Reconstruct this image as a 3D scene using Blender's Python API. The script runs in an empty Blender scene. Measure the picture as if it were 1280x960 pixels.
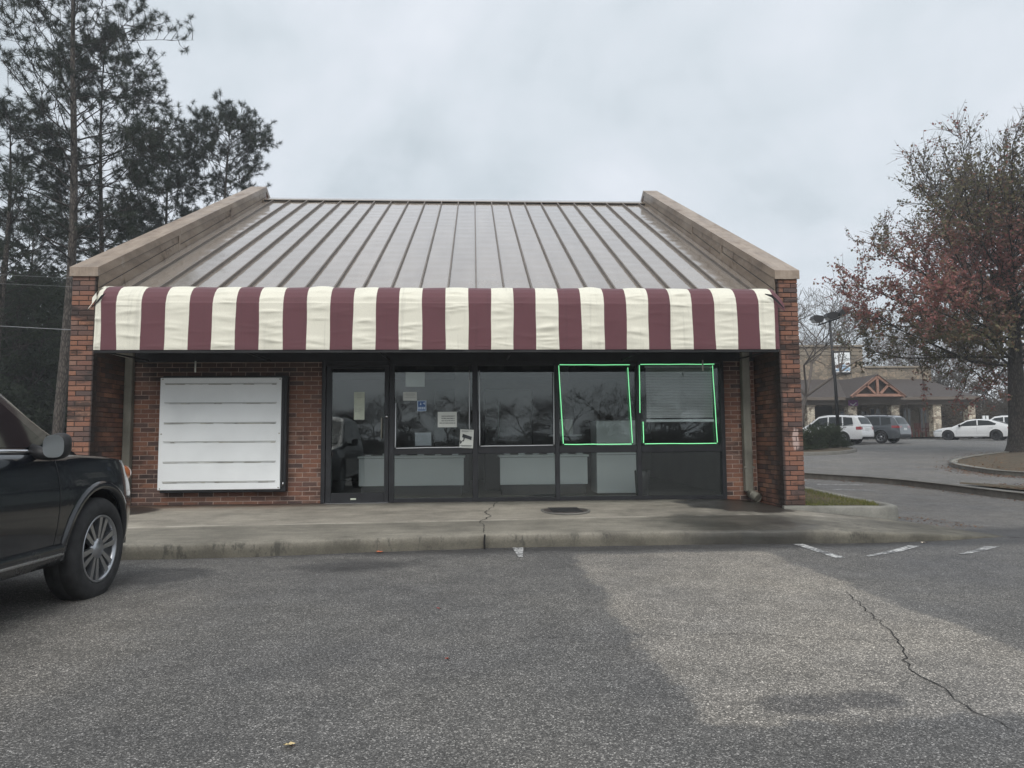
import bpy, bmesh, math, random
import numpy as np
from mathutils import Vector, Matrix
random.seed(7); np.random.seed(7)
scene = bpy.context.scene
col = scene.collection
PI = math.pi

# ---------------------------------------------------------------- camera
EYE = Vector((0, 0, 1.15))
psi, th, roll = math.radians(3.0), math.radians(4.49), math.radians(0.44)
fw = Vector((math.sin(psi)*math.cos(th), math.cos(psi)*math.cos(th), math.sin(th)))
rt = Vector((math.cos(psi), -math.sin(psi), 0)); up = rt.cross(fw)
up2 = math.cos(roll)*up + math.sin(roll)*rt; rt2 = math.cos(roll)*rt - math.sin(roll)*up
cam_d = bpy.data.cameras.new('camera'); cam = bpy.data.objects.new('camera', cam_d); col.objects.link(cam)
cam.matrix_world = Matrix(((rt2.x, up2.x, -fw.x, EYE.x), (rt2.y, up2.y, -fw.y, EYE.y), (rt2.z, up2.z, -fw.z, EYE.z), (0, 0, 0, 1)))
cam_d.sensor_width = 36; cam_d.lens = 25.3125; cam_d.clip_start = .05; cam_d.clip_end = 3000
scene.camera = cam

def at(px, py, Y):
    """point at depth Y that the photograph (1280 wide) shows at px, py"""
    d = rt2*((px-640)/900)+up2*((480-py)/900)+fw; return Vector((0, 0, 1.15))+d*(Y/d.y)
def atx(px, Y, py=500): return at(px, py, Y).x
# ---------------------------------------------------------------- node helpers
class NT:
    def __init__(s, tree): s.t = tree; s.n = tree.nodes; s.l = tree.links
    def new(s, typ, **k):
        n = s.n.new(typ)
        for a, v in k.items(): setattr(n, a, v)
        return n
    def put(s, sock, v):
        if hasattr(v, 'is_output'): s.l.new(v, sock)
        elif v is not None:
            if isinstance(v, (tuple, list)) and len(v) == 3 and sock.type == 'RGBA': v = (*v, 1)
            sock.default_value = v
    def math(s, op, a, b=None, c=None, clamp=False):
        n = s.new('ShaderNodeMath', operation=op); n.use_clamp = clamp
        s.put(n.inputs[0], a)
        if b is not None: s.put(n.inputs[1], b)
        if c is not None: s.put(n.inputs[2], c)
        return n.outputs[0]
    def pos(s): return s.new('ShaderNodeNewGeometry').outputs['Position']
    def obj(s): return s.new('ShaderNodeTexCoord').outputs['Object']
    def xyz(s, v):
        n = s.new('ShaderNodeSeparateXYZ'); s.put(n.inputs[0], v); return n.outputs
    def noise(s, vec, scale, detail=3, rough=.55, out=0, dist=0):
        n = s.new('ShaderNodeTexNoise'); s.put(n.inputs['Vector'], vec); n.inputs['Scale'].default_value = scale
        n.inputs['Detail'].default_value = detail; n.inputs['Roughness'].default_value = rough; n.inputs['Distortion'].default_value = dist
        return n.outputs[out]
    def voro(s, vec, scale, feature='F1', out='Distance', rnd=1):
        n = s.new('ShaderNodeTexVoronoi', feature=feature); s.put(n.inputs['Vector'], vec); n.inputs['Scale'].default_value = scale
        n.inputs['Randomness'].default_value = rnd
        return n.outputs[out]
    def map(s, vec, scale=(1, 1, 1), loc=(0, 0, 0), rot=(0, 0, 0)):
        n = s.new('ShaderNodeMapping'); s.put(n.inputs[0], vec); n.inputs['Scale'].default_value = scale
        n.inputs['Location'].default_value = loc; n.inputs['Rotation'].default_value = rot
        return n.outputs[0]
    def ramp(s, fac, stops, interp='LINEAR'):
        n = s.new('ShaderNodeValToRGB'); s.put(n.inputs[0], fac); cr = n.color_ramp; cr.interpolation = interp
        while len(cr.elements) > 1: cr.elements.remove(cr.elements[-1])
        for i, (p, c) in enumerate(stops):
            e = cr.elements[0] if i == 0 else cr.elements.new(p)
            e.position = p; e.color = (*c, 1) if isinstance(c, (tuple, list)) else (c, c, c, 1)
        return n.outputs[0]
    def sstep(s, v, a, b, lo=0., hi=1.):
        n = s.new('ShaderNodeMapRange', interpolation_type='SMOOTHSTEP'); s.put(n.inputs[0], v)
        n.inputs[1].default_value = a; n.inputs[2].default_value = b; n.inputs[3].default_value = lo; n.inputs[4].default_value = hi
        return n.outputs[0]
    def mix(s, fac, a, b, mode='MIX'):
        n = s.new('ShaderNodeMix', data_type='RGBA', blend_type=mode); s.put(n.inputs[0], fac); s.put(n.inputs[6], a); s.put(n.inputs[7], b)
        return n.outputs[2]
    def bump(s, h, strength=.3, dist=.01, nrm=None):
        n = s.new('ShaderNodeBump'); s.put(n.inputs['Height'], h); n.inputs['Strength'].default_value = strength; n.inputs['Distance'].default_value = dist
        if nrm is not None: s.put(n.inputs['Normal'], nrm)
        return n.outputs[0]
    def box_mask(s, xo, cx, cy, hx, hy, soft, nz, amp, rnd=.6):
        """soft mask of a box in plan, its edge broken up by noise"""
        dx = s.math('SUBTRACT', s.math('ABSOLUTE', s.math('SUBTRACT', xo[0], cx)), hx)
        dy = s.math('SUBTRACT', s.math('ABSOLUTE', s.math('SUBTRACT', xo[1], cy)), hy)
        d = s.math('SMOOTH_MAX', dx, dy, rnd)
        d = s.math('ADD', d, s.math('MULTIPLY', s.math('SUBTRACT', nz, .5), amp))
        return s.sstep(d, -soft, soft, 1, 0)
    def ell_mask(s, a, b, ca, cb, ra, rb, soft, nz, amp):
        u = s.math('DIVIDE', s.math('SUBTRACT', a, ca), ra); v = s.math('DIVIDE', s.math('SUBTRACT', b, cb), rb)
        d = s.math('SQRT', s.math('ADD', s.math('MULTIPLY', u, u), s.math('MULTIPLY', v, v)))
        d = s.math('ADD', d, s.math('MULTIPLY', s.math('SUBTRACT', nz, .5), amp))
        return s.sstep(d, 1-soft, 1+soft, 1, 0)

def mat(name, color=(.5, .5, .5), rough=.6, metal=0., spec=None, fn=None, coat=0.):
    m = bpy.data.materials.new(name); m.use_nodes = True
    t = NT(m.node_tree); b = t.n['Principled BSDF']
    b.inputs['Base Color'].default_value = (*color, 1); b.inputs['Roughness'].default_value = rough; b.inputs['Metallic'].default_value = metal
    if spec is not None: b.inputs['Specular IOR Level'].default_value = spec
    if coat: b.inputs['Coat Weight'].default_value = coat; b.inputs['Coat Roughness'].default_value = .05
    if fn: fn(t, b)
    return m

def grain(c, amt=.25, scale=8, bscale=40, bs=.15, rough=None):
    def fn(t, b):
        p = t.obj(); n = t.noise(p, scale, 5)
        lo = tuple(x*(1-amt) for x in c); hi = tuple(min(1, x*(1+amt)) for x in c)
        t.put(b.inputs['Base Color'], t.ramp(n, [(.3, lo), (.7, hi)]))
        t.put(b.inputs['Normal'], t.bump(t.noise(p, bscale, 4), bs, .004))
        if rough: t.put(b.inputs['Roughness'], t.ramp(t.noise(p, scale*.7, 3), [(.3, rough[0]), (.7, rough[1])]))
    return fn

# ---------------------------------------------------------------- world, sun, exposure
SUN_EL, SUN_AZ = math.radians(48), math.radians(188)      # high, a little behind the camera's left shoulder
w = bpy.data.worlds.new('World'); scene.world = w; w.use_nodes = True
t = NT(w.node_tree); bg = t.n['Background']
sky = t.new('ShaderNodeTexSky', sky_type='NISHITA'); sky.sun_disc = False; sky.sun_elevation = SUN_EL; sky.sun_rotation = SUN_AZ
sky.dust_density = 3; sky.air_density = 1.0
d = t.new('ShaderNodeTexCoord').outputs['Generated']; xo = t.xyz(d)
zc = t.math('ADD', t.math('MAXIMUM', xo[2], 0.), .28)
cx_ = t.new('ShaderNodeCombineXYZ'); t.put(cx_.inputs[0], t.math('DIVIDE', xo[0], zc)); t.put(cx_.inputs[1], t.math('DIVIDE', xo[1], zc)); cx_.inputs[2].default_value = .7
n1 = t.noise(t.map(cx_.outputs[0], (1, .8, 1), (7.4, 3.3, 0)), 1.3, 6, .55, dist=.5)
n2 = t.noise(t.map(cx_.outputs[0], (1, 1, 1), (9, 4, 2)), 3.2, 4, .55)
f = t.math('ADD', t.math('MULTIPLY', n1, .7), t.math('MULTIPLY', n2, .3))
cloud = t.ramp(f, [(.36, (3.6, 4.05, 4.35)), (.47, (4.6, 5.0, 5.35)), (.56, (5.15, 5.45, 5.85)), (.66, (5.8, 6.05, 6.4))])
t.put(bg.inputs[0], t.mix(.93, sky.outputs[0], cloud))
bg.inputs[1].default_value = .1
sl = bpy.data.lights.new('sun', 'SUN'); sl.energy = 1.5; sl.angle = math.radians(50); sl.color = (1, .965, .92)
so = bpy.data.objects.new('sun', sl); col.objects.link(so)
sd = Vector((math.sin(SUN_AZ)*math.cos(SUN_EL), math.cos(SUN_AZ)*math.cos(SUN_EL), math.sin(SUN_EL)))
so.rotation_euler = sd.to_track_quat('Z', 'Y').to_euler(); so.location = (-5, -20, 30)
scene.view_settings.view_transform = 'Standard'; scene.view_settings.look = 'None'
scene.view_settings.exposure = 0.7; scene.view_settings.gamma = 1
scene.cycles.max_bounces = 8; scene.cycles.transparent_max_bounces = 12

# ---------------------------------------------------------------- object helpers
ORG = {}
def tag(o, label=None, cat=None, group=None, kind=None):
    if label: o['label'] = label
    if cat: o['category'] = cat
    if group: o['group'] = group
    if kind: o['kind'] = kind
    return o
def thing(name, loc, label, cat, group=None, rz=0., base=True):
    o = bpy.data.objects.new(name, None); o.empty_display_size = .1; col.objects.link(o)
    o.location = loc; o.rotation_euler.z = rz
    ORG[o] = Vector(loc) if rz == 0 else Vector((0, 0, 0))
    return tag(o, label, cat, group)
def link_mesh(name, me, parent=None, mats=None):
    for m in (mats if isinstance(mats, (list, tuple)) else [mats] if mats else []): me.materials.append(m)
    o = bpy.data.objects.new(name, me); col.objects.link(o)
    if parent is not None: o.parent = parent
    return o
def copy_tree(o, parent=None):
    c = o.copy(); col.objects.link(c); c.parent = parent
    for ch in [x for x in bpy.data.objects if x.parent is o]: copy_tree(ch, c)
    return c
def off(parent):
    v = Vector((0, 0, 0)); p = parent
    while p is not None:
        if p in ORG: return ORG[p]
        p = p.parent
    return v

class MB:
    def __init__(s): s.v = []; s.f = []; s.m = []; s.sm = []
    def add(s, vs, fs, mi=0, smooth=False):
        b = len(s.v); s.v += [tuple(p) for p in vs]; s.f += [tuple(i+b for i in f) for f in fs]; s.m += [mi]*len(fs); s.sm += [smooth]*len(fs)
        return s
    def box(s, x0, x1, y0, y1, z0, z1, mi=0):
        if x0 > x1: x0, x1 = x1, x0
        if y0 > y1: y0, y1 = y1, y0
        if z0 > z1: z0, z1 = z1, z0
        return s.add([(x0,y0,z0),(x1,y0,z0),(x1,y1,z0),(x0,y1,z0),(x0,y0,z1),(x1,y0,z1),(x1,y1,z1),(x0,y1,z1)],
              [(0,3,2,1),(4,5,6,7),(0,1,5,4),(1,2,6,5),(2,3,7,6),(3,0,4,7)], mi)
    def cbox(s, x0, x1, y0, y1, z0, z1, c=.004, mi=0):
        """box with all edges chamfered"""
        if x0 > x1: x0, x1 = x1, x0
        if y0 > y1: y0, y1 = y1, y0
        if z0 > z1: z0, z1 = z1, z0
        bm = bmesh.new(); vs = [bm.verts.new(p) for p in [(x0,y0,z0),(x1,y0,z0),(x1,y1,z0),(x0,y1,z0),(x0,y0,z1),(x1,y0,z1),(x1,y1,z1),(x0,y1,z1)]]
        for f in [(0,3,2,1),(4,5,6,7),(0,1,5,4),(1,2,6,5),(2,3,7,6),(3,0,4,7)]: bm.faces.new([vs[i] for i in f])
        bmesh.ops.bevel(bm, geom=bm.edges[:], offset=c, segments=1, affect='EDGES'); bm.verts.index_update()
        s.add([v.co[:] for v in bm.verts], [[v.index for v in f.verts] for f in bm.faces], mi); bm.free(); return s
    def prism(s, pts, ax, a0, a1, mi=0):
        """polygon in the plane across axis ax, extruded from a0 to a1"""
        n = len(pts)
        def P(p, a): return (a, p[0], p[1]) if ax == 'x' else (p[0], a, p[1]) if ax == 'y' else (p[0], p[1], a)
        vs = [P(p, a0) for p in pts]+[P(p, a1) for p in pts]
        fs = [tuple(range(n-1, -1, -1)), tuple(range(n, 2*n))]+[(i, (i+1) % n, n+(i+1) % n, n+i) for i in range(n)]
        return s.add(vs, fs, mi)
    def bar(s, p0, p1, wd, ht=None, mi=0, upv=(0, 0, 1)):
        p0, p1 = Vector(p0), Vector(p1); ht = ht or wd; d = (p1-p0).normalized(); u = Vector(upv)
        if abs(d.dot(u)) > .98: u = Vector((0, 1, 0))
        a = d.cross(u).normalized(); b = a.cross(d)
        vs = [p+sx*a*wd/2+sy*b*ht/2 for p in (p0, p1) for sx, sy in ((-1,-1),(1,-1),(1,1),(-1,1))]
        return s.add(vs, [(0,1,2,3),(7,6,5,4),(0,4,5,1),(1,5,6,2),(2,6,7,3),(3,7,4,0)], mi)
    def tube(s, pts, r, n=8, mi=0, cap=True, smooth=True):
        pts = [Vector(p) for p in pts]; rs = r if isinstance(r, (list, tuple)) else [r]*len(pts); b = []
        for i, p in enumerate(pts):
            d = (pts[min(i+1, len(pts)-1)]-pts[max(i-1, 0)]).normalized(); u = Vector((0, 0, 1)) if abs(d.z) < .9 else Vector((0, 1, 0))
            a = d.cross(u).normalized(); c = a.cross(d)
            b += [p+rs[i]*(math.cos(2*PI*k/n)*a+math.sin(2*PI*k/n)*c) for k in range(n)]
        fs = [(i*n+k, i*n+(k+1) % n, (i+1)*n+(k+1) % n, (i+1)*n+k) for i in range(len(pts)-1) for k in range(n)]
        if cap: fs += [tuple(range(n-1, -1, -1)), tuple(range((len(pts)-1)*n, len(pts)*n))]
        return s.add(b, fs, mi, smooth)
    def lathe(s, prof, n, ax='z', c=(0, 0, 0), mi=0, smooth=True, closed=False):
        """prof: (r, h) pairs round axis ax through c"""
        vs = []
        for r, h in prof:
            for k in range(n):
                a = 2*PI*k/n; u, v = r*math.cos(a), r*math.sin(a)
                vs.append((c[0]+h, c[1]+u, c[2]+v) if ax == 'x' else (c[0]+u, c[1]+h, c[2]+v) if ax == 'y' else (c[0]+u, c[1]+v, c[2]+h))
        m = len(prof); R = range(m) if closed else range(m-1)
        fs = [(i*n+k, i*n+(k+1) % n, ((i+1) % m)*n+(k+1) % n, ((i+1) % m)*n+k) for i in R for k in range(n)]
        return s.add(vs, fs, mi, smooth)
    def grid(s, P, mi=0, smooth=True, flip=False):
        nr, nc = len(P), len(P[0]); vs = [p for r in P for p in r]
        fs = [(i*nc+j, i*nc+j+1, (i+1)*nc+j+1, (i+1)*nc+j) for i in range(nr-1) for j in range(nc-1)]
        if flip: fs = [f[::-1] for f in fs]
        return s.add(vs, fs, mi, smooth)
    def mesh(s, name, o=Vector((0, 0, 0))):
        me = bpy.data.meshes.new(name); me.from_pydata([(x-o[0], y-o[1], z-o[2]) for x, y, z in s.v], [], s.f)
        me.polygons.foreach_set('material_index', s.m); me.polygons.foreach_set('use_smooth', s.sm); me.update()
        return me
    def build(s, name, mats, parent=None, fix=False):
        me = s.mesh(name, off(parent))
        if fix:
            bm = bmesh.new(); bm.from_mesh(me); bmesh.ops.recalc_face_normals(bm, faces=bm.faces[:]); bm.to_mesh(me); bm.free()
        return link_mesh(name, me, parent, mats)

def np_mesh(name, verts, faces, mats, mi=None, attr=None, smooth=False):
    """fast mesh from numpy arrays, faces all with the same corner count"""
    me = bpy.data.meshes.new(name); nv, (nf, k) = len(verts), faces.shape
    me.vertices.add(nv); me.vertices.foreach_set('co', np.asarray(verts, np.float32).ravel())
    me.loops.add(nf*k); me.loops.foreach_set('vertex_index', faces.astype(np.int32).ravel())
    me.polygons.add(nf); me.polygons.foreach_set('loop_start', np.arange(0, nf*k, k, dtype=np.int32))
    if mi is not None: me.polygons.foreach_set('material_index', mi.astype(np.int32))
    if smooth: me.polygons.foreach_set('use_smooth', np.ones(nf, bool))
    if attr is not None:
        a = me.attributes.new('rnd', 'FLOAT', 'POINT'); a.data.foreach_set('value', attr.astype(np.float32))
    for m in (mats if isinstance(mats, (list, tuple)) else [mats]): me.materials.append(m)
    me.update(calc_edges=True); me.validate()
    return me

def g(x, y):
    """height of the ground: the lots climb gently away from the shop"""
    return .025*max(0., min(y, 64.)-11.)

def interp(pts, x):
    if x <= pts[0][0]: return pts[0][1]
    for (a, b), (c, e) in zip(pts, pts[1:]):
        if x <= c: return b+(e-b)*(x-a)/(c-a)
    return pts[-1][1]
# ---------------------------------------------------------------- materials
def asphalt_fn(dark=1., patch=True):
    def fn(t, b):
        p = t.pos(); xo = t.xyz(p)
        big = t.noise(p, .55, 4); mid = t.noise(p, 3.2, 4, .6); nz = t.noise(p, 1.6, 5, .65)
        v = t.voro(p, 170, out='Color'); vs = t.xyz(v)[0]
        sp = t.ramp(vs, [(0, .022), (.35, .05), (.7, .085), (.9, .15), (1, .33)])
        fine = t.noise(p, 260, 2, .6)
        c = t.mix(.8, (.05, .05, .052), sp)
        c = t.mix(1, c, t.ramp(fine, [(.3, .6), (.7, 1.35)]), 'MULTIPLY')
        c = t.mix(1, c, t.ramp(big, [(.3, (.84, .85, .88)), (.7, (1.2, 1.18, 1.14))]), 'MULTIPLY')
        c = t.mix(1, c, t.ramp(mid, [(.3, .8), (.7, 1.18)]), 'MULTIPLY'); c = t.mix(1, c, t.ramp(t.noise(p, 14, 4, .7), [(.3, .85), (.7, 1.15)]), 'MULTIPLY')
        wet = 0.
        if patch:
            nz2 = t.math('ADD', t.math('MULTIPLY', nz, .65), t.math('MULTIPLY', t.noise(p, 7, 6, .75), .35))
            m1 = t.box_mask(xo, 1.95, 5.13, .98, 2.2, .055, nz2, .75, .25)      # dry bay where a car has stood
            m2 = t.box_mask(xo, -3.0, 4.2, 1.0, 1.6, .3, nz, .8)
            dry = t.math('MAXIMUM', m1, t.math('MULTIPLY', m2, .4))
            c = t.mix(dry, c, t.mix(1, c, (1.82, 1.75, 1.64), 'MULTIPLY'))
            oil = t.math('MAXIMUM', t.ell_mask(xo[0], xo[1], 1.72, 3.18, .16, .11, .35, nz, .9), t.ell_mask(xo[0], xo[1], 1.42, 3.15, .2, .13, .3, nz, .9))
            oil = t.math('MAXIMUM', oil, t.ell_mask(xo[0], xo[1], -1.15, 6.9, .55, .3, .5, nz, 1.3))
            oil = t.math('MAXIMUM', oil, t.ell_mask(xo[0], xo[1], -2.75, 6.55, .45, .35, .25, nz, .9))
            gut = t.sstep(t.math('ADD', xo[1], t.math('MULTIPLY', nz, .5)), 7.55, 7.95)
            gut = t.math('MULTIPLY', gut, t.sstep(xo[1], 9.2, 8.6))
            wet = t.math('MAXIMUM', t.math('MULTIPLY', oil, .8), gut)
            c = t.mix(wet, c, t.mix(1, c, (.42, .43, .46), 'MULTIPLY'))
        c = t.mix(1, c, (dark*1.04, dark, dark*.94), 'MULTIPLY')
        t.put(b.inputs['Base Color'], c)
        r = t.ramp(t.noise(p, 1.1, 4), [(.35, .62), (.65, .85)])
        if patch: r = t.math('SUBTRACT', r, t.math('MULTIPLY', wet, .22))
        t.put(b.inputs['Roughness'], r)
        h = t.math('ADD', t.math('MULTIPLY', t.voro(p, 150), .6), t.math('MULTIPLY', fine, .4))
        t.put(b.inputs['Normal'], t.bump(h, .7, .006))
    return fn
M = {}
M['roof_seam'] = mat('shade browned seam metal', rough=.5, fn=grain((.14, .118, .10), .2, 3))  # darker than the panels: the ribs' shadow side is put into the colour
M['asphalt'] = mat('asphalt', fn=asphalt_fn(1.42))
M['asphalt_old'] = mat('weathered asphalt', fn=asphalt_fn(1.75, False))
def concrete_fn(base=(.29, .265, .22), stains=True):
    def fn(t, b):
        p = t.pos(); xo = t.xyz(p)
        n = t.noise(p, 1.7, 6, .62); n2 = t.noise(t.map(p, (1, 4, 1)), 2.4, 5, .6); f = t.noise(p, 55, 4, .7)
        c = t.ramp(n, [(.25, tuple(x*.62 for x in base)), (.5, base), (.75, tuple(x*1.3 for x in base))])
        c = t.mix(1, c, t.ramp(n2, [(.3, .78), (.7, 1.12)]), 'MULTIPLY')
        c = t.mix(1, c, t.ramp(f, [(.3, .8), (.7, 1.15)]), 'MULTIPLY')
        rough = .8
        if stains:
            nz = t.noise(p, 2.6, 5, .65)
            # clean worn line along the crease, damp lower strip
            yf = t.math('ADD', t.math('MULTIPLY', xo[0], .072), 8.80)
            dy = t.math('SUBTRACT', xo[1], yf)
            low = t.sstep(dy, .0, -.12)
            c = t.mix(t.math('MULTIPLY', low, .8), c, t.mix(1, c, (.62, .63, .62), 'MULTIPLY'))
            dy2 = t.math('ADD', dy, t.math('MULTIPLY', t.math('SUBTRACT', t.noise(p, 1.1, 3), .5), .12))
            line = t.math('MULTIPLY', t.sstep(t.math('ABSOLUTE', dy2), .06, .01), t.sstep(nz, .42, .62))
            c = t.mix(t.math('MULTIPLY', line, .6), c, (.5, .46, .4))
            clay = t.math('MULTIPLY', t.sstep(xo[1], 9.9, 10.8), t.math('MULTIPLY', t.sstep(xo[0], -1.9, -3.2), t.sstep(nz, .3, .6)))
            c = t.mix(t.math('MULTIPLY', clay, .55), c, (.3, .13, .07))
            wet = t.ell_mask(xo[0], xo[1], 3.72, 10.3, .78, 1.0, .1, nz, .9)
            wet = t.math('MAXIMUM', wet, t.math('MULTIPLY', t.ell_mask(xo[0], xo[1], 3.1, 8.3, .8, 1.0, .4, nz, 1.3), .75))
            c = t.mix(t.math('MULTIPLY', t.sstep(t.noise(p, 1.3, 6, .7), .5, .7), .55), c, t.mix(1, c, (.5, .5, .49), 'MULTIPLY'))
            rt = t.math('MULTIPLY', t.sstep(xo[0], 1.6, 3.2), t.sstep(t.noise(p, 1.9, 6, .7), .40, .58)); c = t.mix(t.math('MULTIPLY', rt, .6), c, t.mix(1, c, (.45, .45, .45), 'MULTIPLY'))
            wet = t.math('MAXIMUM', wet, t.ell_mask(xo[0], xo[1], -4.75, 10.05, .45, .5, .12, nz, .5))
            c = t.mix(wet, c, t.mix(1, c, (.17, .17, .18), 'MULTIPLY'))
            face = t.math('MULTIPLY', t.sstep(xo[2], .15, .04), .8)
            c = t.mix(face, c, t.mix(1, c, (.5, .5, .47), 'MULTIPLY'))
            st = t.math('MULTIPLY', t.math('MULTIPLY', t.sstep(t.noise(t.map(p, (1, 1, .35)), 7.3, 6, .75), .50, .60), t.sstep(t.noise(p, .9, 3), .42, .56)), t.sstep(xo[2], .17, .12))
            c = t.mix(t.math('MULTIPLY', st, .7), c, (.035, .035, .03))
            rough = t.math('SUBTRACT', .82, t.math('MULTIPLY', wet, .45))
        t.put(b.inputs['Base Color'], c); t.put(b.inputs['Roughness'], rough)
        t.put(b.inputs['Normal'], t.bump(t.math('ADD', f, n), .35, .006))
    return fn
M['concrete'] = mat('concrete', fn=concrete_fn())
M['kerb'] = mat('kerb concrete', fn=concrete_fn((.15, .145, .13), False))
M['kerb_light'] = mat('pale kerb concrete', fn=concrete_fn((.22, .215, .19), False))
def paint_fn(t, b):
    p = t.pos(); n = t.noise(p, 30, 5, .7); n2 = t.noise(p, 5, 4)
    t.put(b.inputs['Base Color'], t.ramp(t.math('ADD', t.math('MULTIPLY', n, .6), t.math('MULTIPLY', n2, .4)), [(.46, (.09, .09, .09)), (.52, (.3, .3, .3)), (.58, (.6, .6, .58))]))
M['road_paint'] = mat('worn road paint', rough=.7, fn=paint_fn)
M['crack'] = mat('crack shadow dirt', (.012, .012, .012), .95)
def soil_fn(t, b):
    p = t.pos(); n = t.noise(p, 2.2, 6, .7); f = t.noise(p, 26, 5, .7)
    c = t.ramp(n, [(.3, (.05, .045, .028)), (.5, (.09, .07, .045)), (.7, (.13, .09, .055))])
    t.put(b.inputs['Base Color'], t.mix(1, c, t.ramp(f, [(.3, .6), (.7, 1.4)]), 'MULTIPLY')); t.put(b.inputs['Normal'], t.bump(f, .8, .03))
M['soil'] = mat('leaf littered soil', rough=.95, fn=soil_fn)
def forest_fn(t, b):
    p = t.pos(); n = t.noise(p, .8, 6, .7)
    t.put(b.inputs['Base Color'], t.ramp(n, [(.3, (.03, .035, .015)), (.6, (.06, .05, .03)), (.75, (.05, .065, .025))]))
M['meadow'] = mat('rough grass ground', rough=1, fn=forest_fn)

def brick_fn(single):
    def fn(t, b):
        if single: r = t.new('ShaderNodeObjectInfo').outputs['Random']
        else: r = t.new('ShaderNodeAttribute', attribute_name='rnd').outputs['Fac']
        p = t.pos(); xo = t.xyz(p)
        c = t.ramp(r, [(0, (.13, .072, .058)), (.12, (.085, .06, .055)), (.2, (.185, .088, .064)), (.42, (.235, .108, .068)), (.62, (.18, .092, .068)), (.78, (.27, .13, .082)), (.9, (.12, .08, .070)), (1, (.29, .155, .105))])
        f = t.noise(p, 60, 4, .7); m = t.noise(t.map(p, (1, 1, 2.2)), 2.0, 5, .6)
        c = t.mix(1, c, t.ramp(f, [(.3, .78), (.7, 1.2)]), 'MULTIPLY')
        # soot, damp and painted awning shade: dark bands on the pier faces, black run-off beside the downspouts
        soot = t.sstep(m, .48, .64)
        front = t.sstep(xo[1], 9.95, 9.86)
        soot = t.math('MULTIPLY', soot, t.math('ADD', .45, t.math('MULTIPLY', front, .35)))
        nz = t.noise(p, 3.5, 4, .6)
        rr = t.math('MULTIPLY', t.sstep(t.math('ADD', xo[1], t.math('MULTIPLY', nz, .5)), 10.55, 10.15), t.math('MULTIPLY', t.sstep(xo[0], 4.2, 4.27), t.sstep(xo[0], 4.33, 4.29)))
        rl = t.math('MULTIPLY', t.sstep(t.math('ADD', xo[1], t.math('MULTIPLY', nz, .4)), 10.45, 10.05), t.math('MULTIPLY', t.sstep(xo[0], -5.02, -5.07), t.sstep(xo[0], -5.12, -5.09)))
        top = t.math('MULTIPLY', t.sstep(t.math('ADD', xo[2], t.math('MULTIPLY', nz, .5)), 2.15, 2.6), t.sstep(xo[1], 9.9, 10.0))  # awning shade painted into the upper bricks
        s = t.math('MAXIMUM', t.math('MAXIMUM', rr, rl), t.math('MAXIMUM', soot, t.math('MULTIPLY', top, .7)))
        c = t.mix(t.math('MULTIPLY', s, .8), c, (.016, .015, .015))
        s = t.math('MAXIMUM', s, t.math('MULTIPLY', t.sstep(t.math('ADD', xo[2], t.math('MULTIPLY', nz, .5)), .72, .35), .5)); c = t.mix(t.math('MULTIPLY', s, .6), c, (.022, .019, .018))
        pale = t.math('MULTIPLY', t.ell_mask(xo[0], xo[2], 4.47, 1.14, .045, .16, .3, t.noise(p, 14, 3), 1.2), front)
        c = t.mix(t.math('MULTIPLY', pale, .7), c, (.55, .42, .38))
        t.put(b.inputs['Base Color'], c); t.put(b.inputs['Normal'], t.bump(f, .5, .003)); b.inputs['Roughness'].default_value = .82
    return fn
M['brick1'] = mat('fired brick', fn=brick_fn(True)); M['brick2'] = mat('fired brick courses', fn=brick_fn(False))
M['mortar_dark'] = mat('sooty mortar', fn=grain((.045, .035, .032), .4), rough=.95)
M['mortar'] = mat('mortar', fn=grain((.33, .25, .21), .35), rough=.95)
def sidebrick_fn(t, b):
    n = t.new('ShaderNodeTexBrick'); p = t.pos(); xo = t.xyz(p); cc = t.new('ShaderNodeCombineXYZ'); t.put(cc.inputs[0], t.math('ADD', xo[1], xo[0])); t.put(cc.inputs[1], xo[2])
    t.put(n.inputs['Vector'], cc.outputs[0]); n.inputs['Scale'].default_value = 1; n.inputs['Brick Width'].default_value = .213; n.inputs['Row Height'].default_value = .0677; n.inputs['Mortar Size'].default_value = .006
    n.inputs['Color1'].default_value = (.28, .11, .07, 1); n.inputs['Color2'].default_value = (.2, .085, .06, 1); n.inputs['Mortar'].default_value = (.12, .1, .09, 1)
    t.put(b.inputs['Base Color'], n.outputs[0]); t.put(b.inputs['Normal'], t.bump(n.outputs[1], -.5, .006))
M['brick_side'] = mat('brickwork out of view', rough=.85, fn=sidebrick_fn)

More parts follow.
